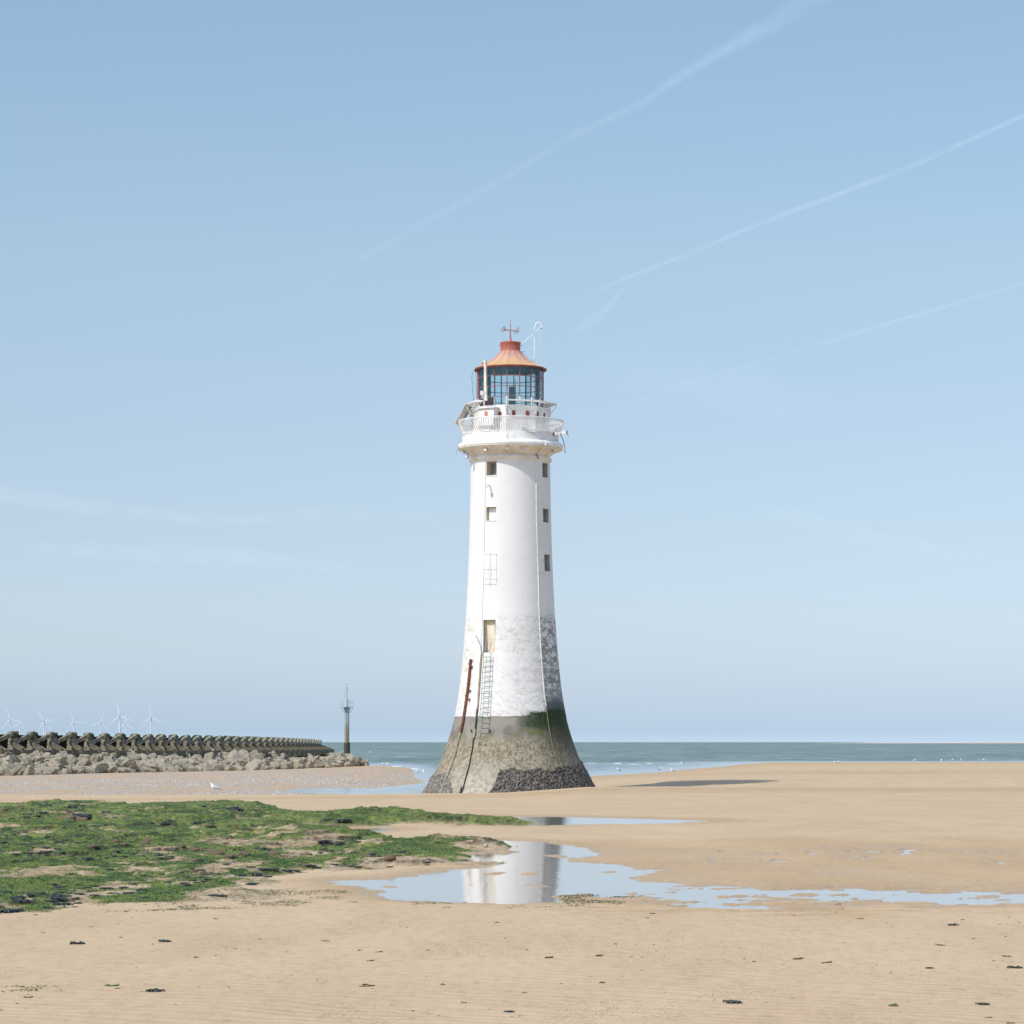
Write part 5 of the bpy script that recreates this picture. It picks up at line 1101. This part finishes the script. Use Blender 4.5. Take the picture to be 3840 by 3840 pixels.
# brown honeycombed lumps on the reef
HONEY = plain("honeycomb_brown", (0.33, 0.235, 0.145), 0.9, 0.45, 20, 0.9, 0.03, col2=(0.16, 0.105, 0.06)); lumps = []
for i in range(4):
    r_ = random.Random(900+i); bm = bmesh.new()
    for q_ in range(5):
        res = bmesh.ops.create_icosphere(bm, subdivisions=3, radius=r_.uniform(.38, .62)); off = Vector((r_.uniform(-.5, .5), r_.uniform(-.45, .45), r_.uniform(-.05, .28)))
        for v in res['verts']: v.co += off
    for v in bm.verts: v.co *= 1+0.32*(float(fbm(v.co.x*4+i*7, v.co.y*4, v.co.z*4, o=3, seed=44))-0.5); v.co.z *= .8
    me = bpy.data.meshes.new("sandy_lump"); bm.to_mesh(me); bm.free(); lumps.append(me)
for me in lumps: me.materials.append(HONEY); me.polygons.foreach_set("use_smooth", [True]*len(me.polygons))
HL = [(70, 3025, 22), (10, 3035, 16), (240, 3072, 40), (300, 3078, 30), (150, 3112, 16), (350, 3176, 28), (440, 3158, 22), (470, 3168, 18), (545, 3168, 28), (560, 3152, 22), (682, 3176, 26), (740, 3190, 34), (780, 3190, 24), (800, 3196, 16), (838, 3192, 26), (870, 3214, 30), (820, 3206, 34), (920, 3205, 30), (1030, 3205, 34), (1075, 3222, 14), (1140, 3208, 28), (760, 3274, 18), (1460, 3222, 30), (1380, 3214, 24), (1250, 3098, 34)]
hx, hy, hz = place([a for a, b, c in HL], [b for a, b, c in HL])
for (a, b, wd), x, y, z in zip(HL, hx, hy, hz):
    s = wd*y/F*1.05; o = bpy.data.objects.new("sandy_lump", lumps[rr.randrange(4)]); C.objects.link(o); o.location = (x, y, z); o.scale = (s, s*.9, s*rr.uniform(.6, .9)); o.rotation_euler = (0, 0, rr.uniform(0, 6.28))
    tag(o, "brown honeycombed lump of worm reef rising out of the green algae", "rock", "brown sandy lumps on the reef")
x, y, z = place(1820, 3176); o = bpy.data.objects.new("pale_stone", rock_mesh(401, 3, "pale_stone", .5)); o.data.materials.append(plain("pale_stone", (0.62, 0.53, 0.38), 0.9, .3, 6, .6, .04)); C.objects.link(o); s = 11*y[0]/F; o.location = (x[0], y[0], z[0]+s*.5); o.scale = (s, s, s*.9)
tag(o, "small cream-coloured stone at the edge of the pool below the tower", "rock")

# dark bladder wrack clumps
WRK = plain("dark_wrack", (0.016, 0.024, 0.024), 0.4, 0.5, 10, 0.2, 0.01, spec=0.5, col2=(0.028, 0.03, 0.012)); WGR = plain("green_weed", (0.07, 0.12, 0.02), 0.5, .4, 10, 0.2, .01)
BRN = plain("brown_weed", (0.10, 0.06, 0.035), 0.6, .4, 10)
def clump(seed, n, rad, name, mat, flat=0.35, lw=0.09):
    r = random.Random(seed); mb = MB()
    for k in range(n):
        a = r.uniform(0, 6.28); d = rad*math.sqrt(r.random())*0.8; x0, y0 = d*math.cos(a), d*math.sin(a)*.7; a2 = r.uniform(0, 6.28); L = rad*r.uniform(.35, .9); w_ = rad*lw*r.uniform(.6, 1.5); pts = []; hh = rad*flat*r.uniform(.2, 1)
        vs = []; 
        for i, t in enumerate((0, .35, .7, 1)):
            a3 = a2+t*r.uniform(-.8, .8); px_, py_ = x0+math.cos(a3)*L*t, y0+math.sin(a3)*L*t; zz = hh*math.sin(min(3.0, t*2.6))*(1-.35*t)-.10*rad*t*t+.01*rad; wn = w_*(1, 1.2, 1.3, .5)[i]; nx_, ny_ = -math.sin(a3)*wn, math.cos(a3)*wn
            vs += [(px_-nx_, py_-ny_, zz), (px_, py_, zz+w_*.5), (px_+nx_, py_+ny_, zz)]
        fs = []
        for i in range(3):
            for j in range(2): fs.append((i*3+j, i*3+j+1, i*3+j+4, i*3+j+3))
        mb.add(vs, fs)
        if k % 3 == 0: c_ = (x0+math.cos(a2)*L*.8, y0+math.sin(a2)*L*.8, hh*.6); mb.lathe([(0, -w_), (w_*.9, 0), (0, w_)], 5, c=c_)
    me = bpy.data.meshes.new(name); me.from_pydata([tuple(v) for v in mb.v], [], mb.f); me.materials.append(mat); return me
wr_m = [clump(500+i, 95, 1.0, "wrack_clump", WRK, 0.42) for i in range(5)]
W0 = [(60, 3370, 40), (85, 3385, 45), (20, 3350, 35), (110, 3390, 30), (215, 3375, 40), (235, 3395, 35), (250, 3362, 26), (150, 3352, 22), (140, 3362, 18), (25, 3420, 42), (60, 3418, 30), (350, 3345, 24), (355, 3360, 20), (425, 3352, 22), (400, 3335, 26), (540, 3370, 18), (230, 3330, 28), (200, 3320, 24),
 (395, 3250, 20), (410, 3262, 24), (225, 3162, 28), (250, 3152, 20), (295, 3162, 16), (90, 3170, 24), (150, 3160, 18), (60, 3205, 26), (100, 3200, 20), (500, 3205, 24), (440, 3195, 22), (600, 3210, 28), (610, 3222, 26), (490, 3222, 22), (330, 3224, 30), (360, 3228, 20), (600, 3206, 18), (640, 3215, 20),
 (850, 3243, 22), (940, 3253, 26), (985, 3262, 34), (1020, 3264, 36), (1075, 3268, 34), (1110, 3268, 22), (1160, 3250, 34), (1190, 3256, 20), (960, 3283, 38), (900, 3285, 30), (1000, 3290, 26), (820, 3280, 24), (720, 3258, 18), (690, 3315, 26), (700, 3322, 20), (940, 3318, 28), (800, 3360, 22), (830, 3364, 26), (1255, 3244, 22), (1310, 3250, 26), (1345, 3254, 20), (1460, 3252, 20), (1600, 3235, 22), (1605, 3245, 16), (1740, 3228, 22), (1710, 3182, 20), (1600, 3190, 14), (1500, 3196, 22), (1510, 3200, 16), (1395, 3205, 26), (1330, 3200, 22),
 (1200, 3200, 18), (1240, 3192, 20), (980, 3185, 30), (1000, 3190, 26), (620, 3090, 24), (640, 3082, 20), (760, 3085, 26), (790, 3082, 22), (270, 3030, 28), (300, 3022, 24), (330, 3060, 18), (170, 3022, 26), (155, 3022, 18), (880, 3034, 34), (900, 3038, 22), (360, 3100, 26), (400, 3096, 22), (290, 3060, 40), (310, 3065, 40), (100, 3056, 26), (260, 3066, 26), (1230, 3075, 26), (1290, 3080, 34), (1260, 3168, 40), (1220, 3162, 34), (1280, 3160, 26), (530, 3340, 20), (480, 3352, 22), (300, 3355, 22), (15, 3160, 24), (40, 3150, 20), (330, 3302, 24), (560, 3310, 16)]
for _ in range(150):
    zx, zy_, sx_, sy_ = rr.choice([(90, 3375, 110, 40), (230, 3370, 60, 30), (180, 3160, 150, 25), (300, 3055, 120, 14), (620, 3095, 160, 18), (500, 3215, 140, 14), (150, 3200, 120, 16), (400, 3330, 200, 24), (1280, 3165, 90, 12), (1400, 3200, 160, 10), (900, 3035, 120, 8), (700, 3300, 200, 20)])
    W0.append((rr.gauss(zx, sx_*.6), rr.gauss(zy_, sy_*.6), rr.uniform(9, 24)))
hx, hy, hz = place([a for a, b, c in W0], [b for a, b, c in W0])
for (a, b, wd), x, y, z in zip(W0, hx, hy, hz):
    s = wd*y/F*(0.70 if b < 3320 else .85); o = bpy.data.objects.new("wrack_clump", wr_m[rr.randrange(5)]); C.objects.link(o); o.location = (x, y, z-.02*s); o.scale = (s, s, s*rr.uniform(.8, 1.4)); o.rotation_euler = (0, 0, rr.uniform(0, 6.28))
    tag(o, "clump of dark bladder wrack lying on the green reef", "seaweed", "dark wrack clumps on the reef")
# stranded scraps on the open sand
def strip(seed, mat, name):
    r = random.Random(seed); mb = MB(); n = r.randint(4, 7)
    for k in range(n):
        x0 = r.uniform(-.8, .2); pts = [Vector((x0, r.uniform(-.12, .12), .05))]; ln = r.uniform(.4, 1.1)
        for i in range(5): pts.append(pts[-1]+Vector((ln/5, r.uniform(-.09, .09), r.uniform(-.05, .06))))
        for q_ in pts: q_.z = max(.01, q_.z)
        mb.tube(pts, [r.uniform(.02, .06) for _ in pts], 4)
        if r.random() < .6: b = pts[r.randint(1, 4)]; mb.tube([b, b+Vector((r.uniform(-.15, .15), r.uniform(-.2, .2), r.uniform(.01, .07)))], [.035, .012], 4)
    me = bpy.data.meshes.new(name); me.from_pydata([tuple(v) for v in mb.v], [], mb.f); me.materials.append(mat); return me
SD = {'d': [strip(600+i, WRK, "seaweed_strand") for i in range(4)], 'g': [strip(610+i, WGR, "seaweed_strand") for i in range(3)], 'b': [strip(620+i, BRN, "seaweed_strand") for i in range(3)]}
SC = [(289, 3541, 90, 'd', "longest dark stick-like weed strand on the sand at the left"), (579, 3719, 68, 'd', "black weed clump lying on the sand at the lower left"), (530, 3719, 17, 'd', None), (450, 3516, 25, 'b', None), (619, 3532, 55, 'b', "brown curled weed strand above the black clump at lower left"), (346, 3431, 14, 'd', None), (134, 3432, 25, 'd', None), (811, 3447, 30, 'd', None),
 (1225, 3530, 45, 'd', "spiky dark weed strand left of centre on the sand"), (976, 3522, 27, 'd', None), (340, 3476, 20, 'b', None), (437, 3708, 30, 'b', None), (1350, 3565, 30, 'g', None), (1418, 3571, 40, 'd', None), (1391, 3604, 45, 'b', None), (1381, 3699, 85, 'b', "long thin brown weed strand on the rippled sand left of centre"),
 (1606, 3564, 30, 'b', None), (1865, 3460, 30, 'b', None), (2060, 3593, 55, 'd', "dark weed strand on the sand right below the pool"), (1976, 3563, 20, 'g', None), (2242, 3586, 45, 'b', None), (2367, 3589, 17, 'd', None), (2410, 3590, 22, 'd', None), (1966, 3724, 35, 'b', None), (2262, 3687, 48, 'g', "bright green weed scrap on the sand at the lower middle"), (1741, 3761, 35, 'g', None), (1909, 3796, 40, 'd', "dark weed clump at the bottom middle of the sand"), (1922, 3812, 17, 'd', None), (1949, 3811, 20, 'd', None), (1647, 3810, 22, 'd', None), (1552, 3792, 25, 'b', None), (1663, 3694, 40, 'g', None), (2306, 3541, 25, 'g', None), (2430, 3442, 25, 'd', None), (2444, 3427, 40, 'd', None), (2511, 3762, 15, 'b', None),
 (2749, 3762, 75, 'd', "thick black weed clump with a knobbed end at the lower right"), (3485, 3632, 32, 'd', "small arched black weed clump on the sand at the right"), (3687, 3768, 52, 'd', "dark spiky weed clump near the bottom right corner"), (3708, 3817, 45, 'b', None), (3795, 3838, 45, 'd', None), (2991, 3598, 60, 'd', "dark weed strand right of centre among worm casts"), (3095, 3611, 60, 'd', None), (3805, 3631, 90, 'd', "long dark weed strand cut by the right edge of the view"), (3731, 3604, 25, 'd', None), (3778, 3588, 50, 'g', None), (3570, 3471, 70, 'd', "long thin dark weed strand below the shallow stream at the right"), (3607, 3450, 25, 'd', None), (3529, 3546, 50, 'd', None), (2829, 3608, 25, 'g', None), (2789, 3597, 20, 'g', None), (3139, 3391, 30, 'd', None), (3159, 3409, 20, 'd', None), (3543, 3382, 35, 'g', None), (3348, 3774, 60, 'g', None), (3139, 3559, 12, 'd', None), (3650, 3521, 20, 'd', None), (3771, 3513, 20, 'b', None), (3748, 3467, 18, 'd', None), (3822, 3460, 20, 'd', None), (2971, 3743, 20, 'd', None), (3226, 3446, 35, 'g', None), (104, 3742, 50, 'g', None), (67, 3765, 30, 'g', None), (417, 3698, 80, 'g', None), (737, 3592, 35, 'g', None), (811, 3584, 20, 'g', None), (572, 3542, 18, 'g', None), (932, 3561, 18, 'g', None), (2, 3790, 30, 'g', None)]
for _ in range(150): SC.append((rr.uniform(0, 3840), rr.uniform(3420, 3830), rr.uniform(7, 18), rr.choice('dbbgg'), None))
hx, hy, hz = place([s[0] for s in SC], [s[1] for s in SC]); LB = {'d': "small dark seaweed strand lying on the open sand", 'g': "small green seaweed scrap lying on the open sand", 'b': "small brown seaweed strand lying on the open sand"}
big_clump = [clump(700+i, 60, 1.0, "seaweed_clump", WRK, .4, .13) for i in range(2)]
for (a, b, wd, k, lab), x, y, z in zip(SC, hx, hy, hz):
    s = wd*y/F*0.48; cl = lab and 'clump' in lab
    o = bpy.data.objects.new("seaweed_clump" if cl else "seaweed_strand", big_clump[rr.randrange(2)] if cl else SD[k][rr.randrange(len(SD[k]))]); C.objects.link(o); o.location = (x, y, z); o.scale = (s, s*1.0, s*rr.uniform(1.1, 1.7)) if not cl else (s*.85, s*.7, s*1.1); o.rotation_euler = (0, 0, rr.uniform(-.5, .5)+(math.pi if rr.random() < .5 else 0))
    tag(o, lab or LB[k], "seaweed", "seaweed scraps stranded on the sand")

# ------------------------------------------------------------------ gulls
GW = plain("gull_white", (0.80, 0.80, 0.79), 0.7, .05, 20); GG = plain("gull_grey_wing", (0.42, 0.45, 0.48), 0.7, .1, 20); GB = plain("gull_black_tip", (0.03, 0.03, 0.03), 0.7); GY = plain("gull_beak", (0.6, 0.4, 0.08), 0.5); GP = plain("gull_leg", (0.55, 0.35, 0.32), 0.6)
def gull(legs=True):
    r = empty("gull"); zb_ = 0.13 if legs else -0.04
    b = MB(); st = [(-.26, .02, .10), (-.20, .045, .13), (-.10, .085, .17), (0, .10, .20), (.08, .092, .24), (.13, .07, .29), (.155, .052, .335), (.165, .045, .37), (.18, .048, .40), (.185, .036, .432), (.18, .012, .448)]
    b.tube([(x, 0, z+zb_-.04) for x, w_, z in st], [w_ for x, w_, z in st], 12); b.build("body", GW, r, True)
    for s in (-1, 1):
        w_ = MB(); w_.tube([(.07, s*.085, .25+zb_-.04), (-.05, s*.098, .215+zb_-.04), (-.2, s*.06, .16+zb_-.04), (-.33, s*.02, .115+zb_-.04)], [.05, .06, .04, .012], 8); w_.build("wing", GG, r, True)
        if legs: MB().tube([(.0, s*.035, .14), (.01, s*.035, .07), (0, s*.035, 0.0), (.05, s*.035, .004)], .011, 5).build("leg", GP, r)
    MB().tube([(-.30, 0, .12+zb_-.04), (-.38, 0, .10+zb_-.04)], [.025, .012], 6).build("wing_tip", GB, r); MB().tube([(.215, 0, .40+zb_-.04), (.25, 0, .396+zb_-.04), (.275, 0, .385+zb_-.04)], [.018, .014, .004], 6).build("beak", GY, r); return r
g0 = gull(True); gs = gull(False); fst = {True: True, False: True}
GL = [(805, 2974, 1, 175, 1.25, "large white gull standing side-on just beyond the green reef"), (1437, 2873, 1, 150, 1, "left gull of the close pair on the sand spit tip"), (1444, 2873, 1, 10, 1, "right gull of the close pair on the sand spit tip"), (1457, 2874, 1, 160, 1, "single gull standing just right of the pair on the spit"),
 (1565, 2902, 1, 170, 1, "gull standing in the shallows left of the tower foot"), (1588, 2902, 1, 100, .9, "gull nearest the tower foot standing in the shallows"),
 (2320, 2889, 0, 180, 1, "swimming gull just right of the tower in the inlet"), (2475, 2887, 0, 0, 1, "swimming gull in the middle of the inlet"), (2522, 2899, 1, 185, 1, "gull standing at the near edge of the inlet"), (2558, 2865, 0, 180, .9, "left of two gulls by the breaking wavelets"), (2622, 2867, 0, 0, .9, "right of two gulls by the breaking wavelets"),
 (3133, 2860, 0, 180, .9, "left gull of the resting pair on the far sandbank"), (3141, 2860, 0, 0, 1, "right gull of the resting pair on the far sandbank"), (3429, 2858, 1, 30, 1, "leftmost of five standing gulls on the far sandbank"), (3530, 2857, 1, 80, 1, "second of five standing gulls on the far sandbank"), (3570, 2857, 1, 0, 1, "middle one of five standing gulls on the far sandbank"), (3606, 2857, 1, 200, 1.05, "fourth of five standing gulls on the far sandbank"), (3690, 2857, 1, 150, 1, "rightmost of five standing gulls on the far sandbank")]
hx, hy, hz = place([s[0] for s in GL], [s[1] for s in GL])
for (px_, py_, lg, rot, sc_, lab), x, y, z in zip(GL, hx, hy, hz):
    lg = bool(lg)
    if y < 150: z = -0.12; y = (CZ-z)*F/(py_-HY); x = (px_-CX)/F*y
    if z < SEA: z = SEA; y = (CZ-SEA)*F/(py_-HY); x = (px_-CX)/F*y
    pr = g0 if lg else gs; o = pr if fst[lg] else dup(pr); fst[lg] = False; o.location = (x, y, z); o.rotation_euler = (0, 0, R(rot)); o.scale = (sc_,)*3; tag(o, lab, "gull", "gulls on the shore")
fl = empty("gull"); Yg = 480.0; fl.location = ((1389-CX)/F*Yg, Yg, CZ-(2821-HY)*Yg/F); fl.rotation_euler = (0, 0, R(20)); tag(fl, "gull flying low over the water between the beacon and the tower", "gull", "gulls on the shore")
MB().tube([(-.28, 0, 0), (-.15, 0, 0), (0, 0, 0), (.15, 0, .01), (.22, 0, .03), (.27, 0, .02)], [.01, .05, .08, .06, .045, .01], 10).build("body", GW, fl, True)
for s in (-1, 1):
    MB().add([(.08, s*.05, .02), (-.1, s*.05, .02), (-.04, s*.35, .17), (.1, s*.35, .18), (-.1, s*.7, .10), (-.02, s*.7, .12), (.0, s*.02, .0), (0, s*.35, .15)], [(0, 1, 2, 3), (3, 2, 4, 5), (0, 6, 7, 3), (6, 1, 2, 7), (7, 2, 4, 5)]).build("wing", GG, fl)
# wavelets breaking in the inlet
FO = plain("foam", (0.8, 0.82, 0.83), 0.8, .05, 3)
for (a, b, yy, wd) in ((2196, 2240, 2862, 1), (2298, 2332, 2863, 2.5), (2420, 2450, 2864, 1), (2500, 2560, 2865, .8), (2350, 2400, 2866, .8), (1360, 1385, 2868, 1.5), (1470, 1510, 2874, 1.2), (1540, 1570, 2882, 1.5), (1572, 1580, 2888, 1)):
    Y = 3.4*F/(yy-HY); n = 14; vs = []; fs = []
    for k in range(n+1):
        t = k/n; x = (lerp(a, b, t)-CX)/F*Y; h = .05*wd**.5*math.sin(math.pi*t)**.5*(0.6+0.8*float(vn(k*.9, a, seed=1))); dyy = 1.2*(float(vn(k*.5, b, seed=2))-.5); vs += [(x, Y+dyy-.5, SEA), (x, Y+dyy-.12, SEA+h), (x, Y+dyy+.5, SEA-.01)]
    for k in range(n): q_ = k*3; fs += [(q_, q_+3, q_+4, q_+1), (q_+1, q_+4, q_+5, q_+2)]
    tag(mkmesh("breaking_wavelet", vs, fs, FO), kind='structure')
# ------------------------------------------------------------------ vapour trails and thin high cloud
def trail(name, pts, wd, alpha, label, seed, alt=10000.0, cat="contrail", soft=0.5, kind=None):
    nP = 160; t = np.linspace(0, len(pts)-1, nP); xs = np.interp(t, range(len(pts)), [p_[0] for p_ in pts])*1.98758; ys = np.interp(t, range(len(pts)), [p_[1] for p_ in pts])*1.98758; ws = np.interp(t, range(len(pts)), wd)*(.78 if not kind else 1); al = np.interp(t, range(len(pts)), alpha)
    for _ in range(10): xs[1:-1] = (xs[:-2]+xs[1:-1]*2+xs[2:])/4; ys[1:-1] = (ys[:-2]+ys[1:-1]*2+ys[2:])/4
    dx = np.gradient(xs); dy = np.gradient(ys); L = np.hypot(dx, dy); nx_, ny_ = -dy/L, dx/L; M = 13; V_ = []; A_ = []
    s_ = np.cumsum(L); u = np.linspace(-1, 1, M)
    for lay in (-1, 1):
        for i in range(nP):
            for k in range(M):
                px_ = xs[i]+nx_[i]*u[k]*ws[i]; py_ = ys[i]+ny_[i]*u[k]*ws[i]; Y = (alt-CZ)*F/(HY-py_); th_ = lay*max(0, 1-u[k]**2)**.5*ws[i]*Y/F*.25
                V_.append(((px_-CX)/F*Y, Y, alt+th_)); nn_ = 0.55+0.9*float(vn(s_[i]*.012, u[k]*1.5, seed=seed))*(.5+float(vn(s_[i]*.05, u[k]*3, seed=seed+1)))
                A_.append(al[i]*(1.4 if kind else 1)*max(0, 1-abs(u[k])**1.3)**(1/soft*.6)*min(1.5, nn_*nn_*1.3)*.075*min(1, i/8, (nP-1-i)/8))
    qq = gridq(nP, M); qq = np.concatenate([qq, qq[:, ::-1]+nP*M], 0)
    m, nt, p, o = newmat(name); nt.nodes.remove(p); at = N(nt, "ShaderNodeAttribute", attribute_name="alpha"); tr_ = N(nt, "ShaderNodeBsdfTransparent"); d1 = N(nt, "ShaderNodeBsdfDiffuse"); d1.inputs[0].default_value = (.9, .9, .92, 1); d2 = N(nt, "ShaderNodeBsdfTranslucent"); d2.inputs[0].default_value = (.9, .9, .92, 1)
    ms_ = N(nt, "ShaderNodeAddShader"); nt.links.new(d1.outputs[0], ms_.inputs[0]); nt.links.new(d2.outputs[0], ms_.inputs[1]); mm = N(nt, "ShaderNodeMixShader"); nt.links.new(at.outputs["Fac"], mm.inputs[0]); nt.links.new(tr_.outputs[0], mm.inputs[1]); nt.links.new(ms_.outputs[0], mm.inputs[2]); nt.links.new(mm.outputs[0], o.inputs[0])
    ob = mkmesh(name, V_, qq, m, None, True, {"alpha": np.array(A_)}); ob.visible_shadow = True
    if kind: tag(ob, kind=kind)
    else: tag(ob, label, cat, "vapour trails in the sky")
    return ob
trail("contrail", [(1590, -40), (1530, 0), (1410, 70), (1289, 140), (1213, 194), (1086, 254), (971, 324), (863, 387), (704, 475), (560, 560)], [75, 62, 45, 30, 24, 24, 24, 22, 22, 18], [.30, .32, .32, .30, .24, .18, .14, .14, .12, .03], "broad frayed vapour trail running up to the top edge of the view", 3)
trail("contrail", [(1960, 204), (1932, 218), (1700, 322), (1450, 415), (1300, 478), (1180, 525), (1100, 562), (1020, 595)], [16, 16, 17, 16, 14, 12, 10, 9], [.36, .36, .36, .32, .28, .24, .12, .03], "long thin vapour trail climbing to the right edge from above the lantern", 7)
trail("contrail", [(1960, 527), (1932, 535), (1720, 597), (1560, 645), (1440, 680), (1300, 722), (1200, 757), (1070, 800)], [11, 11, 12, 12, 12, 16, 14, 10], [.30, .30, .28, .20, .10, .10, .10, .05], "lowest and faintest long vapour trail at the right", 11)
trail("contrail", [(1177, 538), (1160, 565), (1130, 597), (1105, 612), (1082, 628)], [10, 18, 26, 30, 20], [.05, .22, .28, .24, .10], "short smudged vapour trail just right of the lantern top", 15)
trail("thin_cloud", [(-60, 922), (60, 940), (180, 958), (330, 975), (560, 985)], [50, 46, 36, 30, 24], [.16, .18, .15, .10, .02], None, 19, kind='structure')
trail("thin_cloud", [(40, 1036), (200, 1040), (420, 1050), (560, 1062), (700, 1072)], [36, 44, 46, 36, 24], [.10, .14, .16, .14, .02], None, 23, kind='structure')
trail("thin_cloud", [(1400, 962), (1500, 975), (1620, 1010), (1760, 1035), (1900, 1060)], [20, 40, 44, 34, 20], [.05, .10, .10, .08, .02], None, 27, kind='structure')
trail("thin_cloud", [(1060, 700), (1200, 690), (1350, 720), (1480, 760), (1640, 800)], [60, 110, 130, 120, 60], [.02, .07, .09, .07, .02], None, 31, kind='structure')
trail("thin_cloud", [(300, 975), (420, 985), (560, 972), (760, 970), (850, 985)], [16, 26, 34, 40, 30], [.04, .10, .08, .05, .01], None, 35, kind='structure')
